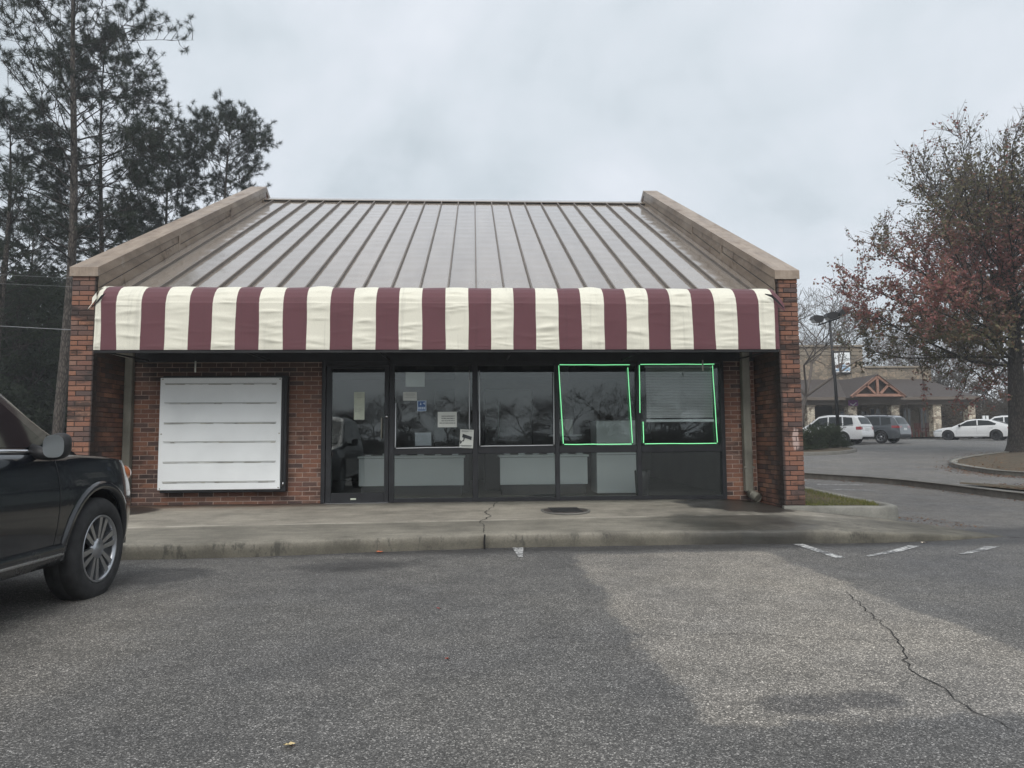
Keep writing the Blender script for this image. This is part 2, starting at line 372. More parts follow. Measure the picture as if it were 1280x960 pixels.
def roof_fn(t, b):
    p = t.pos(); n = t.noise(t.map(p, (3, .5, .5)), 1.4, 5, .6); r = t.new('ShaderNodeObjectInfo').outputs['Random']
    c = t.ramp(n, [(.3, (.19, .16, .132)), (.7, (.26, .225, .19))]); c = t.mix(1, c, t.ramp(r, [(0, .92), (1, 1.08)]), 'MULTIPLY')
    t.put(b.inputs['Base Color'], c); t.put(b.inputs['Roughness'], t.ramp(t.noise(p, 5, 4), [(.3, .10), (.7, .17)])); b.inputs['IOR'].default_value = 1.65
    b.inputs['Coat Weight'].default_value = .6; b.inputs['Coat Roughness'].default_value = .08
M['roof'] = mat('wet taupe roof metal', rough=.25, fn=roof_fn)
def coping_fn(t, b):
    p = t.pos(); n = t.noise(t.map(p, (6, .7, 3)), 1.2, 6, .65); n2 = t.noise(p, 2.3, 5, .7)
    c = t.ramp(n, [(.3, (.17, .13, .10)), (.5, (.27, .21, .16)), (.7, (.35, .285, .225))])
    c = t.mix(t.sstep(n2, .56, .72), c, (.10, .065, .045)); c = t.mix(t.math('MULTIPLY', t.sstep(t.noise(p, 9, 4), .62, .74), .5), c, (.4, .36, .31))
    t.put(b.inputs['Base Color'], c); t.put(b.inputs['Roughness'], t.ramp(n2, [(.3, .32), (.7, .55)]))
M['coping'] = mat('stained tan sheet metal', fn=coping_fn)
M['downspout'] = mat('weathered grey green downspout paint', rough=.6, fn=grain((.19, .185, .155), .35, 3))
def cloth_fn(c, dirt):
    def fn(t, b):
        p = t.pos(); n = t.noise(p, 2.2, 5, .6); f = t.noise(p, 90, 3)
        k = t.mix(t.math('MULTIPLY', t.sstep(n, .5, .75), dirt), c, tuple(x*.72 for x in c))
        st = t.sstep(t.noise(t.map(p, (14, 1, .8)), 1, 4), .56, .7); k = t.mix(t.math('MULTIPLY', st, dirt*.6), k, tuple(x*.6 for x in c)); hem = t.math('MULTIPLY', t.sstep(t.math('ADD', t.xyz(p)[2], t.math('MULTIPLY', n, .12)), 2.47, 2.38), dirt*1.1); k = t.mix(hem, k, tuple(x*.55 for x in c))
        t.put(b.inputs['Base Color'], t.mix(1, k, t.ramp(f, [(.3, .93), (.7, 1.06)]), 'MULTIPLY'))
        t.put(b.inputs['Normal'], t.bump(f, .15, .002)); b.inputs['Roughness'].default_value = .75
        b.inputs['Sheen Weight'].default_value = .15
    return fn
M['cream'] = mat('cream awning canvas', fn=cloth_fn((.70, .68, .575), .5)); M['maroon'] = mat('maroon awning canvas', fn=cloth_fn((.108, .036, .045), .35))
M['bronze'] = mat('dark bronze aluminium', rough=.45, fn=grain((.018, .019, .022), .3, 5, 60, .05), spec=.4)
M['black_steel'] = mat('black steel tube', (.012, .012, .014), .5)
M['white_board'] = mat('white sign acrylic', rough=.35, fn=grain((.82, .85, .855), .06, 2, 30, .03))
M['track'] = mat('dirty letter track', rough=.5, fn=grain((.26, .25, .21), .85, 7))
M['paper'] = mat('white paper', rough=.8, fn=grain((.62, .64, .6), .08, 5)); M['paper_grey'] = mat('shaded paper', (.30, .32, .35), .8)
M['receipt'] = mat('greenish receipt paper', rough=.8, fn=grain((.52, .56, .46), .1, 12))
M['ink'] = mat('dark print', (.03, .035, .04), .7); M['faint_ink'] = mat('faint print', (.25, .27, .27), .7)
M['blue_card'] = mat('blue card', (.05, .13, .33), .5); M['pale_blue'] = mat('pale blue print', (.5, .6, .72), .6)
M['white_led'] = mat('unlit white light strip', (.6, .62, .64), .4)
m = M['green_led'] = mat('lit green light strip', (.3, .8, .4), .4)
bs = m.node_tree.nodes['Principled BSDF']; bs.inputs['Emission Color'].default_value = (.22, .82, .36, 1); bs.inputs['Emission Strength'].default_value = .62
m = M['glass'] = bpy.data.materials.new('shop glass'); m.use_nodes = True; t = NT(m.node_tree)
t.n.remove(t.n['Principled BSDF']); out = t.n['Material Output']
tr = t.new('ShaderNodeBsdfTransparent'); tr.inputs[0].default_value = (.95, .97, .965, 1); gl = t.new('ShaderNodeBsdfGlossy'); gl.inputs['Roughness'].default_value = .002; gl.inputs['Color'].default_value = (.95, 1, 1, 1)
fr = t.new('ShaderNodeFresnel'); fr.inputs[0].default_value = 1.52; ms = t.new('ShaderNodeMixShader')
t.put(ms.inputs[0], t.math('ADD', t.math('MULTIPLY', fr.outputs[0], .9), .012)); t.l.new(tr.outputs[0], ms.inputs[1]); t.l.new(gl.outputs[0], ms.inputs[2]); t.l.new(ms.outputs[0], out.inputs[0])
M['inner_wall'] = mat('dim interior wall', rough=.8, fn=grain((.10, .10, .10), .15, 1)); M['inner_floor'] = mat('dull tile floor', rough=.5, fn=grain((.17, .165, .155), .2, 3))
M['white_panel'] = mat('white laminate', rough=.4, fn=grain((.72, .76, .76), .05, 1)); M['grey_panel'] = mat('grey steel cabinet', (.42, .44, .45), .45)
M['blind'] = mat('pale vinyl blind', (.8, .8, .79), .6); M['chrome'] = mat('bright metal', (.65, .66, .68), .25, 1.)
M['dark_plastic'] = mat('black plastic', (.02, .02, .022), .5)

# ---------------------------------------------------------------- ground
def ybreaks(): return [-80, -50, -30, -18, -10, -5, 0, 3, 6, 8, 10, 11, 12, 14, 17, 20, 24, 28, 32, 36, 40, 45, 50, 56, 62, 64, 66]
def sheet(name, xs, ys, zf, m, mask=None, kind='structure', parent=None):
    mb = MB(); idx = {}
    for j in range(len(ys)-1):
        for i in range(len(xs)-1):
            if mask and not mask((xs[i]+xs[i+1])/2, (ys[j]+ys[j+1])/2): continue
            q = []
            for a, b in ((i, j), (i+1, j), (i+1, j+1), (i, j+1)):
                if (a, b) not in idx: idx[a, b] = len(mb.v); mb.v.append((xs[a], ys[b], zf(xs[a], ys[b])))
                q.append(idx[a, b])
            mb.f.append(tuple(q)); mb.m.append(0); mb.sm.append(True)
    return tag(mb.build(name, m, parent), kind=kind)
sheet('ground', [-1500, -300, -100, -30, 0, 30, 100, 300, 1500], [-1500, -300]+ybreaks()+[100, 300, 1500], lambda x, y: g(x, y)-.03, M['meadow'])
sheet('parking_lot', [-30, -16, -9, -7, -4, 0, 4, 7, 9, 12, 20, 30, 50, 75], ybreaks(), lambda x, y: g(x, y), M['asphalt'], lambda x, y: not (x < -7 and y > 11))

LK = [(60, 6.0), (30, 7.2), (16, 8.4), (12, 9.4), (10.3, 10.7), (9.65, 12.2), (9.5, 13.8), (9.35, 15.2), (8.95, 16.4), (8.2, 17.6), (7.5, 19.2), (7.0, 21.5), (6.7, 26), (6.6, 34), (6.6, 46), (6.6, 64)]
def smooth_path(p, n=4):
    out = []
    for i in range(len(p)-1):
        a = Vector((*p[max(i-1, 0)], 0)); b = Vector((*p[i], 0)); c = Vector((*p[i+1], 0)); e = Vector((*p[min(i+2, len(p)-1)], 0))
        for k in range(n):
            u = k/n; out.append(tuple((.5*((2*b)+(c-a)*u+(2*a-5*b+4*c-e)*u*u+(3*b-a-3*c+e)*u*u*u))[:2]))
    return out+[tuple(p[-1])]
LKS = smooth_path(LK, 4)
def lane_x(y): return interp(sorted((b, a) for a, b in LKS), y)
def raised(x, y): return .105*math.exp(-max(0, x-lane_x(y))/14.)*1.0
def gn(x, y):
    return g(x, y)+raised(x, y)
# the neighbour's lot, a step higher than the lane
mb = MB(); ys = [b for a, b in LKS]; P = []
for (x0, y0) in LKS:
    P.append([(x0+u, y0, gn(x0+u, y0)) for u in (.1, 1.5, 3, 5, 8, 12, 17, 24, 34, 50, 75)])
mb.grid(P); tag(mb.build('neighbouring_car_park', M['asphalt_old'], fix=True), kind='structure')

def kerb(name, path, w, h, zf, m, parent=None, closed=False, kind='structure', drop=.06, wob=.006):
    """kerbstone swept along a path; its inner side lies to the left of the direction of travel"""
    pts = []; rng = random.Random(3)
    for (a, b), (c, e) in zip(path, path[1:]+([path[0]] if closed else [])):
        n = max(1, int(math.hypot(c-a, e-b)/.35))
        pts += [(a+(c-a)*k/n, b+(e-b)*k/n) for k in range(n)]
    if not closed: pts.append(path[-1])
    mb = MB(); rows = []; N = len(pts)
    for i, (x, y) in enumerate(pts):
        a = pts[(i-1) % N] if closed or i else pts[0]; b = pts[(i+1) % N] if closed or i < N-1 else pts[-1]
        dx, dy = b[0]-a[0], b[1]-a[1]; l = math.hypot(dx, dy) or 1; nx, ny = -dy/l, dx/l; z = zf(x, y)
        r = .03; k = rng.uniform(-wob, wob)
        prof = [(0, -drop), (0+k, h*.5), (.004+k, h-r), (.012, h-.01+k), (r, h), (w/2, h+k/2), (w-r, h), (w, h-r), (w, -drop)]
        rows.append([(x+nx*u, y+ny*u, z+v) for u, v in prof])
    if closed: rows.append(rows[0])
    mb.grid(rows)
    if not closed:
        n = len(rows[0]); mb.f.append(tuple(range(n))); mb.m.append(0); mb.sm.append(False); o = (len(rows)-1)*n; mb.f.append(tuple(range(o, o+n))[::-1]); mb.m.append(0); mb.sm.append(False)
    return tag(mb.build(name, m, parent, fix=True), kind=kind)
kerb('lane_kerb', [(a, b) for a, b in LKS], -.2, .125, g, M['kerb'])

# island with the red leaved tree
ISL = smooth_path([(60, 10), (30, 13), (18, 14.4), (13.6, 15.6), (12.75, 16.6), (12.9, 17.9), (13.6, 19.9), (15.1, 22.2), (17.6, 24.8), (21.0, 27.7), (26, 31), (40, 36), (60, 38)], 4)
kerb('island_kerb', ISL, -.18, .11, gn, M['kerb_light'])
mb = MB(); n = len(ISL); cxy = (40, 22)
rows = [[(x+(cxy[0]-x)*u, y+(cxy[1]-y)*u, gn(x, y)*(1-u)+gn(*cxy)*u+.09+.12*min(1, u*6)*(1-u)+(.03*math.sin(x*1.7+u*20)*math.sin(y*2.1) if 0 < u < 1 else 0)) for u in (.006, .03, .07, .12, .2, .35, .6, 1)] for x, y in ISL]
mb.grid(rows); tag(mb.build('island_ground', M['soil'], fix=True), kind='structure')
# strip of soil and leaves behind the lane kerb
mb = MB(); rows = []
for x0, y0 in [(30, 7.2), (16, 8.4), (12, 9.4), (10.9, 10.6), (10.3, 11.8), (10.0, 13), (9.8, 14.2)]:
    wd = 1.3*min(1, max(.05, (14.3-y0)/2)); rows.append([(x0+u*wd, y0+u*wd*.5, gn(x0, y0)+.03+.03*math.sin(u*3)) for u in (0, .3, .6, 1)])
mb.grid(rows); tag(mb.build('verge_soil', M['soil'], fix=True), kind='structure')
# hedge island, far left
HI = smooth_path([(9.5, 28), (12.8, 27.6), (15.2, 29.1), (17.3, 32.3), (17.6, 35), (18.6, 37.5), (18.2, 39.5), (14, 40), (9.5, 38)], 3)
kerb('hedge_island_kerb', HI[::-1], .16, .13, gn, M['kerb'])
mb = MB(); mb.grid([[(x+(13-x)*u, y+(34-y)*u, gn(x, y)+.11+.05*u) for u in (.01, .1, .5, 1)] for x, y in HI]); tag(mb.build('hedge_bed', M['soil'], fix=True), kind='structure')

# walkway slab in front of the shop, ramping down to the right
YK = [(-9, 7.40), (-3.4, 7.43), (-2.3, 7.48), (-1, 7.7), (.4, 7.87), (2.7, 7.86), (4.4, 7.78), (5.3, 7.9), (6.1, 8.12)]
def yk(x): return interp(YK, x)
def yfold(x): return 8.80+.072*x
BK = [(-9, 10.8), (4.28, 10.8), (4.3, 9.84), (4.577, 9.84), (4.6, 9.66), (5.55, 9.5), (5.9, 9.1), (6.1, 8.2)]
def yb(x): return interp(BK, x)
def zslab(x, y):
    f = yfold(x); k = yk(x)
    z = .15+.045*min(1, max(0, (y-k)/(max(f-k, .1)))) if y < f else .195+.06*(y-f)/(10.8-f)
    if x > 3.6: z *= max(.04, 1-((x-3.6)/2.5)**1.35)
    return z
xs = [-9+.1*i for i in range(152)]; xs = [x for x in xs if x < 6.08]+[6.09]
rows = []
for x in xs:
    k, f, b_ = yk(x), yfold(x), yb(x); r = []
    rr = random.Random(int(x*10)); wb = .008*math.sin(x*9)+rr.uniform(-.008, .008); zt = zslab(x, k)
    rad = min(.03, zt*.4)
    r += [(x, k-.004+wb, -.05), (x, k+wb, zt*.5), (x, k+.004+wb, zt-rad), (x, k+.012+wb*.6, zt-rad*.35), (x, k+.04, zt)]
    f = min(f, b_-.02)
    for u in (.3, .7, .97): r.append((x, k+.04+(f-k-.04)*u, zslab(x, k+(f-k)*u)))
    for u in (.03, .25, .5, .75, 1): r.append((x, f+(b_-f)*u, zslab(x, f+(b_-f)*u)))
    r.append((x, b_, -.05)); rows.append(r)
mb = MB(); mb.grid(rows); tag(mb.build('walkway', M['concrete'], fix=True), kind='structure')
def crack(name, pts, w, zf, parent=None, m=None):
    mb = MB(); rng = random.Random(len(pts)); P = []
    for (a, b), (c, e) in zip(pts, pts[1:]):
        n = max(2, int(math.hypot(c-a, e-b)/.06))
        P += [(a+(c-a)*k/n+rng.uniform(-.018, .018), b+(e-b)*k/n+rng.uniform(-.018, .018)) for k in range(n)]
    P.append(pts[-1]); rows = []
    for i, (x, y) in enumerate(P):
        a, b = P[max(i-1, 0)], P[min(i+1, len(P)-1)]; l = math.hypot(b[0]-a[0], b[1]-a[1]) or 1; nx, ny = -(b[1]-a[1])/l, (b[0]-a[0])/l
        ww = w*rng.uniform(.35, 1.2)*(.25 if i in (0, len(P)-1) else 1); rows.append([(x-nx*ww, y-ny*ww, zf(x, y)+.004), (x+nx*ww, y+ny*ww, zf(x, y)+.004)])
    mb.grid(rows, smooth=False)
    return tag(mb.build(name, m or M['crack'], parent, fix=True), kind='structure')
flat = lambda x, y: g(x, y)
crack('asphalt_crack', [(2.78, 5.4), (2.60, 4.75), (2.565, 4.637), (2.47, 4.253), (2.403, 4.086), (2.162, 3.597), (2.139, 3.284), (2.096, 3.014), (2.11, 2.766), (2.05, 2.2)], .0035, flat)
crack('asphalt_crack', [(2.403, 4.086), (2.0, 4.12), (1.6, 4.3), (1.2, 4.26), (.8, 4.35), (.2, 4.28)], .002, flat)
crack('asphalt_crack', [(6.1, 8.05), (7.4, 7.4), (9, 6.6)], .012, flat)
crack('walkway_crack', [(.33, 10.7), (.25, 10.1), (.13, 9.5), (.2, 9.1), (.05, 8.7), (.12, 8.3), (.10, 7.93)], .007, lambda x, y: zslab(x, y))
mb = MB(); mb.prism([(.094, .0), (.112, .0), (.108, .08), (.113, .145), (.098, .145), (.09, .07)], 'y', 7.78, 7.9); tag(mb.build('walkway_crack', M['crack'], fix=True), kind='structure')
def mark(pts, zf=flat):
    mb = MB(); mb.add([(x, y, zf(x, y)+.004) for x, y in pts], [tuple(range(len(pts)))]); return tag(mb.build('parking_mark', M['road_paint'], fix=True), kind='structure')
mark([(3.46, 7.78), (3.57, 7.78), (3.56, 6.86), (3.46, 6.86)])
mark([(4.62, 7.56), (4.74, 7.53), (4.3, 7.17), (3.82, 6.9), (3.80, 6.94), (4.2, 7.22)])
mark([(5.36, 7.42), (5.5, 7.39), (5.12, 7.12), (4.78, 6.92), (4.76, 6.97), (5.05, 7.17)])
mark([(.40, 7.84), (.52, 7.83), (.47, 7.2), (.43, 7.2)])
mark([(6.05, 7.72), (6.25, 7.66), (7.6, 7.1), (7.55, 7.0)])
for i, (x, y) in enumerate([(20.2, 37.6), (22.6, 38.2)]): mark([(x, y), (x+.12, y), (x+1.9, y-1.3), (x+1.8, y-1.35)], gn)
for i in range(8):
    x, y = 29.2+i*1.25, 47.6-i*.55; mark([(x, y+2.6), (x+.5, y+2.5), (x+.95, y), (x+.5, y-.1)], gn)
for x, y in [(7.2, 14.6), (7.6, 15.8), (7.0, 17.2)]: mark([(x, y), (x+.9, y-.3), (x+.95, y-.2), (x+.1, y+.12)], flat)

# grass bed beside the shop with its kerb stub
kerb('grass_bed_kerb', [(4.25, 9.80), (4.9, 9.66), (5.55, 9.56), (5.78, 9.66), (5.86, 9.9), (5.95, 10.8), (6.05, 13), (6.1, 26)], .13, .215, lambda x, y: g(x, y)+.01, M['kerb_light'], drop=.1)
mb = MB(); rows = []
for y in [9.74, 10, 10.5, 11.2, 12, 13, 15, 18, 22, 26]:
    rows.append([(4.58+(interp([(9.74, 5.6), (10.2, 5.78), (13, 5.95), (26, 6.0)], y)-4.58)*u, y, g(0, y)+.2+.025*math.sin(u*3)) for u in (0, .33, .66, 1)])
mb.grid(rows); tag(mb.build('grass_bed', M['soil'], fix=True), kind='structure')
# ---------------------------------------------------------------- the shop
XL0, XL1, XR0, XR1 = -5.40, -5.085, 4.28, 4.577
YF, YB = 9.85, 10.8
shop = thing('shop_building', (-.4, 10.8, .2), 'small brick shop with a metal gable roof between two sloping parapets', 'shop')
def zr(y): return 7.07-.52*abs(17.5-y)
def zp(y): return 7.40-.505*abs(17.5-y)      # top of the parapet coping
for x0, x1 in ((XL0, XL1), (XR0, XR1)):
    a, b = x0+.008, x1-.008
    mb = MB(); mb.prism([(YF+.008, -.1), (YF+.008, zp(YF)-.13), (10.9, zp(10.9)-.13), (10.9, -.1)], 'x', a, b)
    mb.build('pier', M['mortar_dark'], shop, fix=True)
    mb = MB(); mb.prism([(10.9, -.1), (10.9, zp(10.9)-.13), (17.5, 7.27), (25.1, zp(25.1)-.13), (25.1, -.1)], 'x', x0, x1)
    mb.build('side_wall', M['brick_side'], shop, fix=True)
mb = MB(); mb.box(XL1-.01, -2.255, YB+.0035, 11.0, -.1, 2.5); mb.build('front_wall', M['mortar'], shop); mb = MB(); mb.box(3.80, XR0+.01, YB+.0035, 11.0, -.1, 2.5); mb.build('front_wall', M['mortar'], shop)
mb = MB(); mb.cbox(XL1+.002, XR0-.002, YB-.045, YB+.12, 2.335, 3.45, .006); mb.build('header_beam', M['bronze'], shop)
mb = MB(); mb.box(XL1+.002, XR0-.002, 10.0, YB-.05, 3.02, 3.06); mb.build('soffit', M['bronze'], shop)
mb = MB(); mb.box(XL1, XR0, 25.0, 25.12, -.1, 3.1); mb.build('rear_wall', M['brick_side'], shop)

BH, BL, CP, BP = .0572, .2025, .0677, .2132
bricks = []     # (x0,x1,y0,y1,z0,z1, importance)
rb = random.Random(5)
def zcourses(z0, z1):
    k = 0; out = []
    while True:
        zt = 3.405-k*CP
        if zt-BH < z0: break
        if zt <= z1: out.append((zt-BH, zt, k))
        k += 1
    return out
for side, (x0, x1) in enumerate(((XL0, XL1), (XR0, XR1))):
    for a, b, k in zcourses(.02 if side == 0 else .08, 3.43):
        j = rb.uniform(-.0022, .0022); cut = (x0+.096) if (k+side) % 2 else (x1-.096)
        s1 = (x0, cut-.0055) ; s2 = (cut+.0055, x1)
        if (k+side) % 2 == 0: s1, s2 = (x0, cut-.0055), (cut+.0055, x1)
        for u, v in (s1, s2):
            jj = rb.uniform(-.002, .002); bricks.append((u, v, YF+j+jj, YF+.1, a, b, 10+(v-u)))
for xf, sg in ((XL1, -1), (XR0, 1), (XL0, 1), (XR1, -1)):      # inner then outer faces of the wing walls
    for a, b, k in zcourses(.02, 3.43):
        y = YF+.1+.011+(.0 if k % 2 else -BP/2)
        while y < 10.86:
            y0, y1 = max(y, YF+.111), min(y+BL, 10.86)
            if xf in (XL1, XR0) and y1 > YB-.004: y1 = YB-.004
            if y1-y0 > .03:
                j = rb.uniform(-.002, .002); bricks.append((min(xf+sg*.09, xf+j), max(xf+sg*.09, xf+j), y0, y1, a, b, 1 if b < 2.5 else 0))
            y += BP
for x0, x1 in ((XL1+.004, -2.262), (3.807, XR0-.004)):
    for a, b, k in zcourses(.2, 2.34):
        x = x0-(.106 if k % 2 else 0)
        while x < x1:
            u, v = max(x, x0), min(x+BL, x1)
            if v-u > .03 and not (u > -4.46 and v < -2.78 and a > .5 and b < 2.08):
                j = rb.uniform(-.0015, .001); bricks.append((u, v, YB+j, YB+.09, a, b, 5+(v-u)*4-abs(u)*.2+(1 if x0 > 0 else 0)))
            x += BP
bricks.sort(key=lambda q: -q[6])
cache = {}
for q in bricks[:299]:
    key = tuple(round(q[i+1]-q[i], 2) for i in (0, 2)); c = ((q[0]+q[1])/2, (q[2]+q[3])/2, (q[4]+q[5])/2)
    lx, ly = q[1]-q[0], q[3]-q[2]
    key = (round(lx, 3), round(ly, 2))
    if key not in cache:
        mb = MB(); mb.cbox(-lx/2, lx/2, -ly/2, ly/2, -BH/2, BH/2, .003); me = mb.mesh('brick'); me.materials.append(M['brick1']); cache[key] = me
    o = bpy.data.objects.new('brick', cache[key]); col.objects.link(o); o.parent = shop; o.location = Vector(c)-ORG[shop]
    o.rotation_euler = (rb.uniform(-.006, .006), rb.uniform(-.005, .005), rb.uniform(-.006, .006))
mb = MB(); rnd = []
for q in bricks[299:]:
    n0 = len(mb.v); mb.cbox(*q[:6], .003); rnd += [rb.random()]*(len(mb.v)-n0)
me = mb.mesh('brick_courses', ORG[shop]); at_ = me.attributes.new('rnd', 'FLOAT', 'POINT'); at_.data.foreach_set('value', rnd)
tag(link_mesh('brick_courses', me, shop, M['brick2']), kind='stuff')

# roof panels, seams, ridge, flashing, coping
seams = [.03+.4055*k for k in range(-12, 11)]
edges = [XL1+.03]+seams+[XR0-.03]
for i, (a, b) in enumerate(zip(edges, edges[1:])):
    rr = random.Random(i); ph = [rr.uniform(0, 6.3) for _ in range(4)]; P = []
    ny = 110
    for j in range(ny+1):
        y = 10.02+(17.46-10.02)*j/ny; row = []
        for k in range(7):
            u = k/6; amp = math.sin(PI*u)**.5
            dz = amp*.75*(.0017*math.sin(y*17+ph[0]+1.5*math.sin(y*2.3+ph[1]))+.0014*math.sin(y*9.+ph[2]+u*2)+.0006*math.sin(y*31+ph[3]))
            row.append((a+(b-a)*u, y, zr(y)+dz))
        P.append(row)
    mb = MB(); mb.grid(P); o = mb.build('roof_panel', M['roof'], shop, fix=False)
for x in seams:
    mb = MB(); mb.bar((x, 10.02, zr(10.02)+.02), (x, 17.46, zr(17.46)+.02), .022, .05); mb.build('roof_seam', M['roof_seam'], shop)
mb = MB(); mb.prism([(17.26, 6.985), (17.26, 7.01), (17.5, 7.125), (17.7, 6.99), (17.7, 6.955), (17.5, 7.08)], 'x', XL1+.01, XR0-.01); mb.build('ridge_cap', M['roof'], shop, fix=True)
mb = MB(); mb.box(XL1+.012, XR0-.012, 17.31, 17.34, 6.93, 7.02); mb.build('ridge_shadow', M['bronze'], shop)  # dark strip stands in for the shadow under the ridge cap
mb = MB(); mb.prism([(17.52, 7.06), (25.4, zr(25.4)), (25.4, zr(25.4)-.1), (17.52, 6.96)], 'x', XL1+.01, XR0-.01); mb.build('rear_roof', M['roof'], shop, fix=True)
mb = MB(); mb.prism([(10.0, zr(10.0)-.02), (10.0, zr(10)-.16), (17.5, 6.88), (17.5, 7.04)], 'x', XL1+.01, XR0-.01); mb.build('roof_deck', M['bronze'], shop, fix=True)
for sgn, x0, x1 in ((1, XL0, XL1), (-1, XR0, XR1)):
    xin = x1 if sgn == 1 else x0
    cuts = [YF-.03, 12.45, 15.0, 17.5] if sgn == 1 else [YF-.03, 12.0, 13.6, 17.5]
    for a, b in zip(cuts, cuts[1:]):
        mb = MB(); a2, b2 = a+.004, b-.004; o_, i_ = x0-.028, x1+.028
        mb.prism([(a2, zp(a2)), (b2, zp(b2)), (b2, zp(b2)-.125), (a2, zp(a2)-.125)], 'x', o_, i_)
        mb.build('coping', M['coping'], shop, fix=True)
        # apron flashing in two strips on the side towards the roof
        s1 = xin+sgn*.002; s2 = xin+sgn*.012; mb = MB()
        aa = max(a2, YF+.04)
        mb.prism([(aa, zp(aa)-.12), (b2, zp(b2)-.12), (b2, zp(b2)-.26), (aa, zp(aa)-.31)], 'x', min(s1, s2), max(s1, s2)); mb.build('flashing', M['coping'], shop, fix=True)
        s2 = xin+sgn*.022; mb = MB()
        mb.prism([(aa, zp(aa)-.30), (b2, zp(b2)-.25), (b2, zr(b2)-.02), (aa, zr(aa)-.02)], 'x', min(s1, s2), max(s1, s2)); mb.build('flashing', M['coping'], shop, fix=True)
        mb = MB(); s3 = xin+sgn*.0225; mb.prism([(aa, zp(aa)-.298), (b2, zp(b2)-.248), (b2, zp(b2)-.254), (aa, zp(aa)-.304)], 'x', min(s1, s3), max(s1, s3)); mb.prism([(aa, zp(aa)-.128), (b2, zp(b2)-.128), (b2, zp(b2)-.133), (aa, zp(aa)-.133)], 'x', min(s1, s3), max(s1, s3)); tag(mb.build('joint_shadow', M['bronze'], shop, fix=True))  # dark strips drawn as shadow lines below the coping and between flashing strips
    mb = MB(); mb.prism([(17.504, 7.40), (25.2, zp(25.2)), (25.2, zp(25.2)-.13), (17.504, 7.27)], 'x', x0-.018, x1+.018); mb.build('coping', M['coping'], shop, fix=True)
for sgn, xw in ((1, XL1), (-1, XR0)):    # joint laps with screws
    for y in ((12.45, 15.0) if sgn == 1 else (12.0, 13.6)):
        mb = MB(); mb.box(xw+sgn*.02, xw+sgn*.026, y-.035, y+.035, zp(y)-.4, zp(y)-.02); mb.build('flashing_clip', M['coping'], shop)

# storefront
frame_z0, frame_z1 = .25, 2.345
def fr(x0, x1, z0, z1, name='mullion', y0=10.755, y1=10.86):
    mb = MB(); mb.cbox(x0, x1, y0, y1, z0, z1, .004); return mb.build(name, M['bronze'], shop)
fr(-2.256, -2.195, .2, 2.345); fr(-1.262, -1.19, .2, 2.345)
fr(-.03, .05, .2, 2.345, y0=10.757); fr(1.205, 1.272, .2, 2.345, y0=10.757); fr(2.44, 2.51, .2, 2.345, y0=10.757); fr(3.735, 3.798, .2, 2.345)
fr(-2.195, 3.735, 2.275, 2.345, 'transom', 10.76)
bays = [(-1.19, -.03), (.05, 1.205), (1.272, 2.44), (2.51, 3.735)]
for a, b in bays:
    fr(a, b, .96, 1.066, 'transom', 10.76); fr(a, b, .2, .312, 'sill_rail', 10.757)
    for z0, z1 in ((.312, .96), (1.066, 2.275)):
        mb = MB(); mb.box(a+.001, b-.001, 10.80, 10.806, z0, z1); mb.build('window_pane', M['glass'], shop)
# door
mb = MB(); mb.cbox(-2.188, -2.11, 10.765, 10.825, .262, 2.27, .004); mb.cbox(-1.335, -1.268, 10.765, 10.825, .262, 2.27, .004)
mb.cbox(-2.11, -1.335, 10.766, 10.824, .262, .40, .004); mb.cbox(-2.11, -1.335, 10.766, 10.824, 2.235, 2.27, .003)
dr = mb.build('door', M['bronze'], shop); ORG[dr] = ORG[shop]; dr['label'] = 'dark framed glass door'
mb = MB(); mb.box(-2.109, -1.336, 10.79, 10.796, .40, 2.235); mb.build('door_pane', M['glass'], dr)
mb = MB(); mb.tube([(-1.37, 10.755, 1.2), (-1.37, 10.715, 1.2), (-1.37, 10.715, 1.5), (-1.37, 10.755, 1.5)], .011); mb.build('door_handle', M['downspout'], dr)
mb = MB(); mb.lathe([(0, -.02), (.019, -.018), (.022, 0)], 12, 'y', (-1.30, 10.765, 1.52)); mb.build('door_lock', M['chrome'], dr)
mb = MB(); mb.cbox(-1.82, -1.74, 10.755, 10.766, .30, .325, .002); mb.build('door_sticker', M['receipt'], dr)
mb = MB(); mb.box(-2.19, -1.265, 10.70, 10.86, .235, .262); mb.build('threshold', M['chrome'], shop)

# interior
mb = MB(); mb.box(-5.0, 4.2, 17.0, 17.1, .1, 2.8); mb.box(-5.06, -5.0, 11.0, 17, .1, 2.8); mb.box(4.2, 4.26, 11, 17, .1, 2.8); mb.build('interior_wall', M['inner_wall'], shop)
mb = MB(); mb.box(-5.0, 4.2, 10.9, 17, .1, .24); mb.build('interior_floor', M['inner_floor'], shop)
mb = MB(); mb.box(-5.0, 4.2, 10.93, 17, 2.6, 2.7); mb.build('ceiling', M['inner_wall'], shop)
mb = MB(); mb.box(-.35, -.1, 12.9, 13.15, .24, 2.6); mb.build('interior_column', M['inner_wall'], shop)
mb = MB(); mb.box(1.62, 1.8, 13.6, 13.8, .24, 2.6); mb.build('interior_column', M['inner_wall'], shop)

